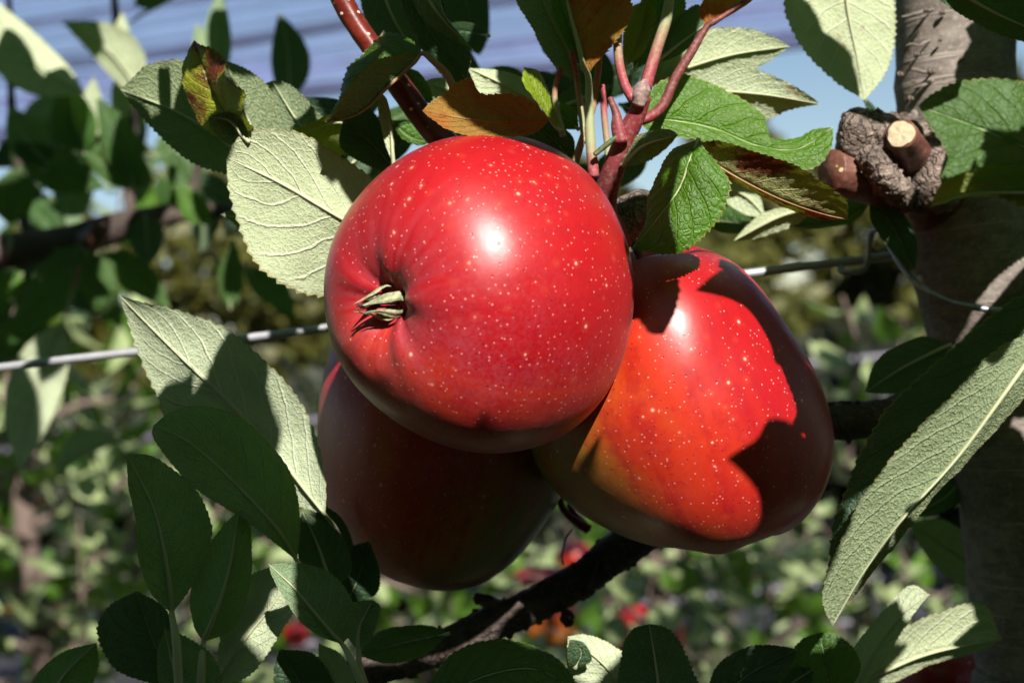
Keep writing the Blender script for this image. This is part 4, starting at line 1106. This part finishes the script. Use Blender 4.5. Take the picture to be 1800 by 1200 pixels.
# fruit of those trees
def far_apple(px, py, rpx, d, label, ripe):
    C = P(px, py, d); Rm = rpx * d / 2500
    pr_ = cr(np.array([(a, b, 0) for a, b in PROF]), 26)[:, :2]
    ph = np.linspace(0, 2 * math.pi, 32, endpoint=False)
    V = np.stack([(pr_[:, :1] * np.cos(ph)).ravel(), (pr_[:, :1] * np.sin(ph)).ravel(), np.repeat(pr_[:, 1], 32)], 1) * Rm
    a = rr.uniform(-.5, .5)
    V = V @ np.array([[1, 0, 0], [0, math.cos(a), -math.sin(a)], [0, math.sin(a), math.cos(a)]])
    i, j = np.meshgrid(np.arange(25), np.arange(32), indexing='ij'); jn = (j + 1) % 32
    F = np.stack([(i * 32 + j).ravel(), (i * 32 + jn).ravel(), ((i + 1) * 32 + jn).ravel(), ((i + 1) * 32 + j).ravel()], 1)
    nd = unit(V); n_ = len(V)
    o = obj('apple', V + C, F, M_APPLE, None, origin=C, attrs={'ripe': ripe + .3 * nd[:, 2], 'calyx': np.zeros(n_), 'dense': np.zeros(n_), 'bloom': np.zeros(n_), 'axis': nd})
    tag(o, label, 'apple')
    v, f = tube([C + [0, 0, Rm * .5], C + [.003, 0, Rm * 1.1], C + [.01, .005, Rm * 1.5]], [.0015, .0012, .002], 8, 6)
    obj('stem', v, f, M_FARBARK, o)
far_apple(520, 1116, 22, 2.7, 'small blurred red apple between the lower left leaves', .95)
far_apple(487, 1200, 14, 3.4, 'tiny blurred pinkish apple at the bottom edge below the small red one', .8)
far_apple(946, 1040, 50, 2.1, 'blurred red apple peeping over the dark lower branch', .9)
far_apple(1010, 985, 34, 2.4, 'blurred red apple just above the lower branch near the fruit stalks', .8)
far_apple(968, 1088, 50, 2.0, 'blurred orange apple below the dark lower branch beside the fruit scar', .50)
far_apple(1048, 1010, 26, 2.8, 'blurred orange-red apple showing just under the lower branch', .55)
far_apple(1142, 1118, 62, 1.9, 'blurred deep red apple behind the round dark leaf at the bottom', .95)
far_apple(72, 882, 9, 3.2, 'tiny orange fruit among the blurred leaves at the left', .42)
far_apple(14, 1062, 14, 2.9, 'small orange fruit at the lower left edge', .45)

for (x0, y0, x1, y1) in ((1250, 1170, 1060, 1060), (1230, 1080, 1040, 980), (1120, 1190, 920, 1090), (1080, 1050, 880, 1010)):
    q0, q1 = P(x0, y0, 1.75), P(x1, y1, 1.75)
    leafy_shoot(t5, [q0 - np.array([-.1, 0, .1]), q0, (q0 + q1) / 2 + np.array([0, 0, .01]), q1], .003, 7, .8)

# hoses and wires along the back row
for (py, px, d, r_, lab, nm) in ((742, 450, 3.5, .010, 'dark blurred drip hose behind the wire at the left', 'drip_hose'), (1026, 1550, 3.5, .011, 'dark blurred drip hose running behind the hanging felted leaf', 'drip_hose'), (1112, 1400, 3.5, .010, 'lowest dark blurred drip hose at the lower right', 'drip_hose')):
    c = P(px, py, d)
    xs = np.linspace(-9, 9, 40)
    v, f = tube([(x, c[1] + .01 * math.sin(x * 2), c[2] + .012 * math.sin(x * 1.7)) for x in xs], [r_] * 40, 160, 8)
    tag(obj(nm, v, f, M_HOSE), lab, 'hose')
v, f = tube([(P(1510, 1040, 3.5)[0], 3.55, -.05), (P(1510, 1040, 3.5)[0], 3.55, .98)], [.035, .033], 12, 12, .002, 20, 3)
tag(obj('orchard_post', v, f, M_POST), 'short blurred grey post in the back row, lower right', 'post')

# leaf masses: rows farther off and the wood on the skyline
def leaf_mass(name, blobs, size, mat, seed, kind='stuff', parent=None):
    r = np.random.RandomState(seed)
    Vs = []
    for (c, rad, n) in blobs:
        q = r.randn(n, 3); q = unit(q) * (r.uniform(0.25, 1, (n, 1)) ** .45) * np.array(rad) * (1 + .18 * wob(q, 3, seed)[:, None])
        q = q + np.array(c)
        a, b = unit(r.randn(n, 3)), unit(r.randn(n, 3)); b = unit(np.cross(a, b))
        s = size * r.uniform(.6, 1.3, (n, 1))
        nn = np.cross(a, b)
        Vs.append(np.stack([q - a * s, q + b * s * .42 + nn * s * .12, q + a * s, q - b * s * .42 + nn * s * .12], 1).reshape(-1, 3))
    V = np.vstack(Vs)
    F = np.arange(len(V)).reshape(-1, 4)
    o = obj(name, V, F, mat, parent, smooth=False)
    if kind: o['kind'] = kind
    return o
hr = np.random.RandomState(5)
names = ['far left', 'left', 'middle left', 'centre', 'middle right', 'right', 'far right', 'outermost right']
for i in range(9):
    x = -3.2 + i * .82 + hr.uniform(-.15, .15); y = 7.4 + hr.uniform(-.3, .3); h = hr.uniform(1.25, 1.65)
    if i == 0: pass
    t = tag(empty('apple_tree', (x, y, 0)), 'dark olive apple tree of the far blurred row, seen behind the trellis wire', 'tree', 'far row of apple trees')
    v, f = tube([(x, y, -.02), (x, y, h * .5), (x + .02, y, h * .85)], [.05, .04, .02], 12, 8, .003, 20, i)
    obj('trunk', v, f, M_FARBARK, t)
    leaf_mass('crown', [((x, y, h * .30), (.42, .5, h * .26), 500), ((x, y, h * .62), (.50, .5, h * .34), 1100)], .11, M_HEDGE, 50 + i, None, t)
# wood on the skyline
wb = []
for i in range(30):
    x = -34 + i * 2.3 + hr.uniform(-.9, .9); y = 36 + hr.uniform(-4, 6)
    h = hr.uniform(5.0, 7.2)
    for k in range(4):
        wb.append(((x + hr.uniform(-1, 1), y + hr.uniform(-1, 1), h * (.15 + .22 * k)), (2.1 - .3 * k, 1.7, h * .22), 620))
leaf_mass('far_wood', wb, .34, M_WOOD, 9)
# the row behind the photographer
for i in range(11):
    x = -5 + i * 1.0; y = -2.5 + hr.uniform(-.1, .1); h = 2.95 + hr.uniform(-.15, .1)
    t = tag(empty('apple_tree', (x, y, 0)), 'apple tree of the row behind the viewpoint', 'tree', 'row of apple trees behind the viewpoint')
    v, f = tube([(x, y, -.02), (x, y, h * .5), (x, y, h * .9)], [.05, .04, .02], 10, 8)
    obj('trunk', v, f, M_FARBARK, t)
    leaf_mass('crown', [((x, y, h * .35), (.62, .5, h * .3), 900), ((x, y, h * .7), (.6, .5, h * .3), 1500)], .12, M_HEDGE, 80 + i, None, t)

# hail net hung over the next row: long strands, thick where it is gathered
def net():
    r = np.random.RandomState(2)
    V, F = [], []
    A0, A1 = np.array([-14., 12.35, 3.5]), np.array([14., 9.2, 3.5])     # its lower edge
    xs = np.linspace(0, 1, 34)
    outw = np.array([0, .45, 0]) 
    def strand(h, thick, sag):
        b = len(V)
        base = A0 + (A1 - A0) * xs[:, None]
        off = outw * (h * 1.4) + np.array([0, 0, h])
        wv = .03 * np.sin(xs * 31 + h * 7) + sag * np.sin(xs * math.pi * 4) ** 2 + .012 * r.randn()
        for k, q in enumerate(base + off):
            z = wv[k]
            V.append(q + [0, 0, z - thick]); V.append(q + [0, -thick * .6, z]); V.append(q + [0, 0, z + thick]); V.append(q + [0, thick * .6, z])
        for k in range(33):
            for m in range(4):
                n_ = (m + 1) % 4
                F.append((b + k * 4 + m, b + k * 4 + n_, b + k * 4 + 4 + n_, b + k * 4 + 4 + m))
    h = 0
    while h < 3.2:
        g = .5 + .5 * math.sin(h * 5.2 + .4)
        strand(h, r.uniform(.003, .0085) * (1 + .5 * (g > .8)), -.03)
        h += r.uniform(.014, .030)
    nthin = len(F)
    for (h0, w_, n_) in ((0.0, .10, 46), (.60, .06, 20), (.30, .03, 5), (1.05, .03, 4), (1.5, .05, 14)):
        for i in range(n_): strand(h0 + r.uniform(0, w_), r.uniform(.004, .010), -.03)
    root = tag(empty('hail_net', A0 * np.array([1, 1, 0])), 'dark hail net stretched in long bluish streaks above the back rows', 'net')
    o = obj('strands', np.array(V), np.array(F), [M_STRAND, M_ROLL], root, fm=[0] * nthin + [1] * (len(F) - nthin))
    o['kind'] = 'stuff'
    for k in range(5):
        q = A0 + (A1 - A0) * (.05 + .22 * k)
        v, f = tube([(q[0], q[1], -.1), (q[0], q[1], q[2] + 1.2)], [.05, .045], 10, 10)
        if k in (0, 4): obj('net_pole', v, f, M_POST, root)
net()

# ------------------------------------------------------------------ unseen leaves added above the frame, shaped and placed for their shadows
bpy.context.view_layer.update()
DG = bpy.context.evaluated_depsgraph_get()
def hit(px, py):
    d = unit(P(px, py, 1.0) - CAM)
    ok, loc, *_ = S.ray_cast(DG, Vector(CAM), Vector(d))
    if not ok: return None
    return np.array(loc)
def inside(x, y, poly):
    c = False
    j = len(poly) - 1
    for i in range(len(poly)):
        (xi, yi), (xj, yj) = poly[i], poly[j]
        if (yi > y) != (yj > y) and x < (xj - xi) * (y - yi) / (yj - yi) + xi: c = not c
        j = i
    return c
def sample(polys, step, far=1.3):
    out = []
    for poly in polys:
        xs, ys = [q[0] for q in poly], [q[1] for q in poly]
        got = 0
        for y in np.arange(max(2, min(ys)) + step * .3, min(1198, max(ys)), step):
            for x in np.arange(max(2, min(xs)) + step * .3, min(1798, max(xs)), step):
                if inside(x, y, poly):
                    h = hit(x, y)
                    if h is not None and h[1] < far: out.append(h); got += 1
        if not got:
            h = hit(np.mean(xs), np.mean(ys))
            if h is not None and h[1] < far: out.append(h)
    return np.array(out)
LIT = [
 [(600, 400), (680, 310), (760, 268), (840, 265), (960, 272), (1030, 312), (1080, 380), (1105, 480), (1105, 580), (1080, 650), (1030, 700), (960, 735), (850, 735), (760, 710), (690, 660), (630, 600), (585, 480)],
 [(1120, 612), (1168, 595), (1205, 495), (1235, 445), (1255, 465), (1210, 512), (1285, 545), (1322, 612), (1338, 690), (1308, 750), (1255, 800), (1305, 850), (1320, 925), (1250, 935), (1150, 890), (1060, 810), (1070, 700)],
 [(408, 280), (450, 238), (520, 243), (565, 300), (590, 345), (603, 380), (560, 480), (530, 510), (480, 480), (440, 450), (415, 360)],
 [(225, 155), (265, 120), (275, 170), (285, 190), (260, 195)], [(294, 120), (302, 115), (312, 195), (300, 190)],
 [(440, 135), (460, 150), (476, 225), (455, 225)], [(480, 165), (505, 150), (530, 185), (525, 215)],
 [(340, 105), (355, 120), (375, 170), (370, 205), (345, 205), (332, 170)],
 [(222, 535), (250, 540), (390, 585), (440, 620), (400, 605), (366, 640), (330, 655), (290, 690), (250, 620)], [(465, 650), (490, 670), (530, 740), (548, 820), (548, 860), (500, 760)], [(346, 660), (360, 650), (342, 710), (334, 705)],
 [(1190, 100), (1250, 60), (1330, 58), (1375, 80), (1330, 100), (1290, 130), (1370, 145), (1425, 175), (1340, 190), (1220, 150)],
 [(1150, 165), (1200, 138), (1300, 183), (1335, 220), (1335, 255), (1280, 257), (1200, 235)], [(1350, 262), (1450, 235), (1458, 255), (1415, 297), (1345, 287)],
 [(1290, 272), (1400, 300), (1475, 350), (1475, 378), (1380, 345), (1290, 300)],
 [(1196, 290), (1225, 282), (1277, 330), (1270, 378), (1225, 428), (1197, 390), (1182, 350)],
 [(1425, 0), (1565, 0), (1568, 80), (1530, 155), (1514, 130), (1492, 70), (1445, 28), (1425, 22)],
 [(1588, 8), (1640, 4), (1705, 40), (1665, 145), (1650, 165), (1600, 195), (1588, 100)],
 [(1470, 240), (1500, 212), (1560, 240), (1545, 270), (1490, 295)], [(1462, 290), (1520, 315), (1540, 330), (1475, 325)], [(1568, 222), (1597, 222), (1600, 245), (1568, 242)], [(1620, 215), (1645, 260), (1655, 300), (1632, 310)],
 [(1622, 190), (1690, 148), (1795, 150), (1795, 218), (1725, 233), (1712, 272), (1680, 318), (1655, 315), (1672, 275)],
 [(1555, 835), (1640, 738), (1720, 655), (1795, 600), (1795, 670), (1680, 795), (1590, 895), (1500, 1015), (1465, 1080), (1455, 1050), (1485, 960)],
 [(20, 640), (230, 609), (230, 617), (20, 648)], [(425, 590), (565, 572), (565, 582), (425, 599)], [(1305, 480), (1330, 478), (1330, 484), (1305, 486)],
 [(598, 0), (628, 0), (672, 85), (650, 92)],
 [(500, 1012), (517, 1040), (480, 1100), (470, 1080)],
 [(1615, 1093), (1682, 1073), (1692, 1100), (1670, 1130), (1603, 1152)],
 [(1018, 1158), (1062, 1165), (1040, 1192), (1018, 1185)],
 [(1678, 577), (1700, 572), (1800, 458), (1800, 432)],
 [(1298, 414), (1340, 380), (1400, 368), (1390, 385), (1340, 405)], [(1592, 1035), (1610, 1035), (1612, 1050), (1595, 1060)],
 [(1031, 155), (1039, 155), (1043, 290), (1036, 290)], [(1092, 100), (1098, 130), (1112, 168), (1104, 165)], [(1150, 95), (1168, 40), (1178, 40), (1145, 130)],
 [(828, 136), (850, 142), (885, 163), (850, 163)], [(923, 138), (933, 150), (950, 185), (940, 180)], [(700, 222), (745, 240), (735, 252), (705, 238)], [(664, 180), (672, 175), (688, 250), (680, 240)],
 [(1640, 930), (1690, 940), (1690, 960), (1660, 950)], [(1118, 160), (1135, 155), (1135, 180), (1122, 185)], [(1290, 320), (1335, 345), (1335, 370), (1300, 345)],
 # middle distance
 [(30, 10), (70, 40), (110, 90), (100, 130), (60, 75), (10, 30)], [(0, 5), (20, 10), (20, 25), (0, 20)], [(180, 90), (225, 130), (215, 155), (185, 140)], [(78, 705), (125, 690), (110, 755), (72, 785)], [(148, 640), (154, 640), (150, 690), (144, 690)],
 [(158, 150), (166, 150), (166, 220), (160, 220)], [(305, 335), (355, 335), (355, 390), (330, 390)], [(160, 405), (185, 400), (180, 425), (165, 425)]]
SHD = [
 [(1395, 790), (1450, 760), (1440, 880), (1390, 930), (1358, 940), (1356, 870)], [(1330, 495), (1400, 580), (1455, 690), (1430, 690), (1390, 610)], [(1395, 640), (1440, 690), (1455, 750), (1400, 760)],
 [(1600, 390), (1640, 370), (1800, 355), (1800, 418), (1755, 450), (1655, 565), (1640, 600), (1610, 470)], [(1640, 622), (1705, 592), (1800, 495), (1800, 600), (1660, 680)],
 [(1690, 830), (1800, 700), (1800, 1200), (1730, 1200), (1700, 950)],
 [(1726, 50), (1778, 80), (1780, 140), (1690, 142)],
 [(1790, 530), (1790, 570), (1700, 640), (1620, 730), (1560, 790), (1510, 860), (1470, 980), (1460, 960), (1500, 820), (1540, 760), (1600, 690), (1700, 600)],
 [(1475, 700), (1540, 705), (1520, 770), (1475, 770)], [(1530, 690), (1600, 605), (1640, 600), (1640, 660)], [(1385, 0), (1415, 0), (1420, 50), (1400, 60)], [(1440, 48), (1480, 84), (1500, 130), (1512, 165), (1440, 110)],
 [(1722, 243), (1800, 235), (1800, 285), (1745, 285), (1718, 270)], [(1660, 0), (1800, 0), (1800, 65), (1720, 40)],
 [(600, 270), (645, 305), (625, 360), (585, 290)], [(240, 190), (300, 215), (400, 290), (300, 262)], [(278, 130), (290, 130), (298, 190), (287, 190)], [(315, 115), (335, 110), (330, 190), (318, 190)],
 [(470, 152), (480, 165), (492, 230), (484, 230)], [(540, 190), (585, 230), (550, 245), (532, 222)], [(385, 110), (425, 160), (430, 190), (395, 212), (385, 170)],
 [(385, 622), (410, 608), (448, 628), (460, 690), (490, 780), (440, 720), (370, 690)], [(285, 722), (330, 665), (335, 690), (325, 730)], [(380, 700), (440, 730), (420, 730)],
 [(275, 745), (350, 715), (430, 735), (510, 830), (520, 960), (480, 940), (330, 830)], [(225, 805), (340, 850), (365, 930), (320, 1060), (250, 1010)], [(345, 1000), (415, 905), (440, 950), (430, 1050), (370, 1110), (345, 1080)], [(175, 1110), (240, 1045), (290, 1100), (290, 1180), (200, 1170)],
 [(90, 1190), (160, 1135), (165, 1170), (130, 1200)], [(380, 1190), (400, 1100), (445, 1020), (470, 1010), (455, 1090), (440, 1170)], [(480, 1000), (580, 1010), (630, 1100), (610, 1130), (540, 1090)], [(610, 1080), (660, 1060), (640, 1130)], [(525, 900), (600, 900), (660, 980), (640, 1050), (560, 1000)], [(290, 1110), (380, 1180), (300, 1200)], [(500, 1150), (600, 1150), (600, 1200), (500, 1200)],
 [(640, 1150), (840, 1060), (1090, 950), (1085, 1000), (760, 1170), (640, 1190)], [(760, 1170), (870, 1130), (1000, 1190), (780, 1195)], [(1090, 1195), (1110, 1105), (1180, 1110), (1215, 1190)], [(1250, 1190), (1310, 1140), (1400, 1150), (1490, 1120), (1500, 1190)], [(1500, 1150), (1580, 1060), (1600, 1075), (1540, 1180)], [(1540, 1170), (1588, 1115), (1590, 1150), (1560, 1190)], [(1700, 1080), (1722, 1070), (1722, 1140), (1695, 1140)], [(1620, 1190), (1730, 1160), (1730, 1195)],
 [(750, 195), (820, 145), (950, 200), (850, 232)], [(700, 0), (750, 0), (820, 110), (820, 135), (760, 100)], [(600, 120), (660, 70), (740, 95), (680, 150), (580, 210)], [(600, 250), (655, 200), (655, 280)], [(690, 130), (710, 140), (780, 240), (760, 240)], [(770, 0), (850, 0), (850, 80)], [(1000, 0), (1085, 0), (1075, 70), (1035, 120)], [(1110, 0), (1140, 0), (1140, 60), (1120, 110)], [(1185, 0), (1240, 0), (1240, 60), (1180, 90)], [(1250, 30), (1330, 0), (1260, 0)], [(915, 0), (950, 10), (990, 120), (960, 90)],
 [(1145, 290), (1165, 300), (1172, 370), (1205, 432), (1140, 432), (1132, 390)], [(1380, 468), (1520, 450), (1520, 460), (1380, 476)], [(1545, 360), (1600, 450), (1590, 460)], [(640, 20), (730, 0), (720, 80)], [(820, 110), (930, 130), (930, 150)], [(960, 200), (1010, 230), (1000, 270), (950, 230)], [(1380, 390), (1500, 380), (1500, 400)],
 # middle distance
 [(0, 35), (40, 70), (60, 130), (0, 60)], [(115, 40), (175, 40), (170, 120), (150, 100)], [(80, 140), (140, 140), (150, 240), (100, 260)], [(0, 190), (90, 200), (90, 280), (0, 280)], [(360, 0), (410, 0), (410, 110), (370, 120)], [(460, 30), (530, 40), (540, 150), (470, 170)], [(10, 590), (130, 430), (170, 450), (60, 590)], [(80, 590), (140, 590), (145, 660), (70, 680)], [(50, 700), (65, 700), (45, 780), (40, 780)], [(110, 790), (140, 740), (120, 790)], [(35, 820), (80, 790), (70, 830)], [(0, 430), (140, 425), (130, 450), (0, 465)], [(240, 380), (300, 380), (270, 460)]]
def free(pts):
    t = .10
    while True:
        px, py, d = to_px_arr(pts + LS * t)
        if not np.any((d > .012) & (px > -40) & (px < 1840) & (py > -40) & (py < 1240)): return t
        t += .01
def cast(mid, A, B, d=None, near=(.34, .47)):
    """an added, unseen leaf shaped so that its shadow has this outline"""
    def on(q):
        if d is None:
            h = hit(*q)
            if h is not None and near[0] < h[1] < near[1]: return h
        return P(q[0], q[1], d or .40)
    m3 = np.array([on(q) for q in mid])
    a3 = np.array([m3[0]] + [on(q) for q in A] + [m3[-1]]); b3 = np.array([m3[0]] + [on(q) for q in B] + [m3[-1]])
    t = free(np.vstack([m3, a3, b3]))
    V, F, at, NA = blade(cr(m3, 97) + LS * t, cr(a3, 97) + LS * t, cr(b3, 97) + LS * t, 't', top_dir=LS, tooth=.045, puck=0, bulge=.01, wave=.01, seed=5)
    obj('leaf', V, F, M_LEAF, TREE, attrs=at)
cast([(1408, 648), (1318, 528), (1222, 511)], [(1366, 640), (1352, 600), (1310, 540)], [(1408, 590), (1325, 492), (1285, 470)])
cast([(1840, 340), (1740, 430), (1650, 580)], [(1700, 330), (1610, 390), (1600, 520)], [(1830, 425), (1740, 505), (1682, 570)], .457)
cast([(1850, 470), (1765, 570), (1690, 660)], [(1806, 468), (1745, 535), (1692, 598)], [(1850, 600), (1770, 660), (1715, 690)], .457)
cast([(1400, 860), (1360, 815), (1276, 806)], [(1410, 760), (1355, 735), (1330, 770)], [(1390, 930), (1345, 925), (1330, 860)])
cast([(1118, 445), (1135, 520), (1166, 588)], [(1165, 448), (1192, 490), (1188, 545)], [(1112, 500), (1118, 560), (1140, 585)])
cast([(1300, 440), (1290, 465), (1262, 470)], [(1310, 455), (1290, 478)], [(1280, 448), (1265, 456)])
cast([(1790, 30), (1740, 90), (1680, 150)], [(1735, 20), (1705, 75), (1678, 125)], [(1830, 90), (1800, 150), (1730, 190)], .459)
cast([(1840, 255), (1780, 262), (1716, 268)], [(1800, 228), (1740, 238)], [(1800, 292), (1745, 290)], .309)
cast([(470, 790), (435, 700), (400, 600)], [(415, 740), (375, 690), (372, 640)], [(490, 765), (465, 680), (432, 612)], .410)
cast([(300, 735), (318, 700), (340, 655)], [(283, 722), (300, 690)], [(325, 735), (338, 700)], .412)
cast([(1395, -40), (1445, 70), (1512, 168)], [(1360, 20), (1395, 90), (1450, 150)], [(1418, 10), (1428, 40), (1480, 78), (1503, 130)], .450)
cast([(290, 125), (290, 160), (294, 200)], [(278, 130), (281, 190)], [(299, 130), (301, 190)], .432)
lit, shd = sample(LIT, 16), sample(SHD, 18)
sr = random.Random(23)
STD = [std_leaf_mesh(100 + i, M_LEAF, curl=.003) for i in range(6)]
def cover_all():  # adds unseen leaves that block the sun from the shade points
    todo = np.ones(len(shd), bool)
    tries = np.zeros(len(shd), int)
    n = 0
    ee = np.array([(a, b) for a in (-1, -.5, 0, .5, 1) for b in (-1, 0, 1)])
    while todo.any() and n < 420:
        ids = np.nonzero(todo & (tries < 6))[0]
        if not len(ids): break
        i = ids[sr.randrange(len(ids))]
        best = None
        for q in range(50):
            k = sr.choice((1.25, 1.1, 1.0, .9, .8)) if q < 22 - tries[i] * 5 else sr.choice((.8, .65, .5, .4, .32) if tries[i] < 3 else (.4, .3, .22))
            half, w = .039 * k, .0205 * k * sr.uniform(.8, 1.1)
            nrm = unit(LS + np.array([sr.uniform(-.45, .45), sr.uniform(-.3, .3), sr.uniform(-.3, .3)]))
            xa = unit(np.cross(nrm, [sr.gauss(0, 1), sr.gauss(0, 1), sr.gauss(0, 1)])); ya = np.cross(nrm, xa)
            off = xa * half * sr.uniform(-.8, .8) + ya * w * sr.uniform(-.7, .7)
            t = .10
            while True:
                c = shd[i] + LS * t + off
                pts = c + xa * (half * ee[:, :1]) + ya * (w * ee[:, 1:])
                px, py, d = to_px_arr(pts)
                if not np.any((d > .012) & (px > -40) & (px < 1840) & (py > -40) & (py < 1240)): break
                t += .012
            t += sr.uniform(0, .06)
            c = shd[i] + LS * t + off
            def cov(H, g):
                tt = ((c - H) @ nrm) / (LS @ nrm)
                r = H + LS * tt[:, None] - c
                return (tt > .01) & (((r @ xa) / (half * g)) ** 2 + ((r @ ya) / (w * g)) ** 2 < 1)
            if cov(lit, 1.01).any(): continue
            m = cov(shd, .96) & todo
            sc_ = m.sum() + .01 * k
            if best is None or sc_ > best[0]: best = (sc_, c, xa, ya, nrm, half, w, m)
        tries[i] += 1
        if best is None or best[0] < 1: continue
        _, c, xa, ya, nrm, half, w, m = best
        todo &= ~m
        o = bpy.data.objects.new('leaf', sr.choice(STD))
        link(o, TREE, c - xa * half)
        o.rotation_euler = Matrix(((xa[0], ya[0], nrm[0]), (xa[1], ya[1], nrm[1]), (xa[2], ya[2], nrm[2]))).to_euler()
        o.scale = (half / .039, w / .021, 1)
        n += 1
    return n, int(todo.sum())
SHADE_STATS = (len(lit), len(shd)) + cover_all()

# near tree's crown out of view, added to dim skylight, clear of sunlit spots
def crown():
    r = np.random.RandomState(31)
    base = FARL[0].vertices
    nv = len(base)
    bv = np.zeros(nv * 3); base.foreach_get('co', bv); bv = bv.reshape(-1, 3)
    bv = bv - bv.mean(0)
    npoly = len(FARL[0].polygons)
    bf = np.zeros(npoly * 4, dtype=int); FARL[0].polygons.foreach_get('vertices', bf); bf = bf.reshape(-1, 4)
    sub = lit[::3]
    V, F, k = [], [], 0
    tries = 0
    while k < 6500 and tries < 26000:
        tries += 1
        c = np.array([r.uniform(-1.1, 1.3), r.uniform(-.5, 1.2), r.uniform(1.60, 2.5)])
        if tries % 4 == 0: c = np.array([r.choice([r.uniform(-1.2, -.45), r.uniform(.5, 1.3)]), r.uniform(-.3, 1.0), r.uniform(.7, 1.9)])
        px, py, d = to_px_arr(c[None, :])
        if d[0] > -.05 and -330 < px[0] < 2130 and -330 < py[0] < 1530: continue
        if d[0] > 0 and abs(px[0] - 900) < 1500 * (1 + .1 / max(d[0], .05)) and abs(py[0] - 600) < 1000 * (1 + .1 / max(d[0], .05)): continue
        q = sub - c
        if (np.linalg.norm(q - np.outer(q @ LS, LS), axis=1) < .060).any(): continue
        a, b = unit(r.randn(3)), unit(r.randn(3)); n_ = unit(np.cross(a, b)); b = np.cross(n_, a)
        sc = r.uniform(.8, 1.2)
        V.append(c + (bv * sc) @ np.stack([a, b, n_])); F.append(bf + k * nv); k += 1
    o = obj('crown', np.vstack(V), np.vstack(F), M_LEAF, TREE, attrs=None)
    o['kind'] = 'stuff'
    return k
NCROWN = crown()
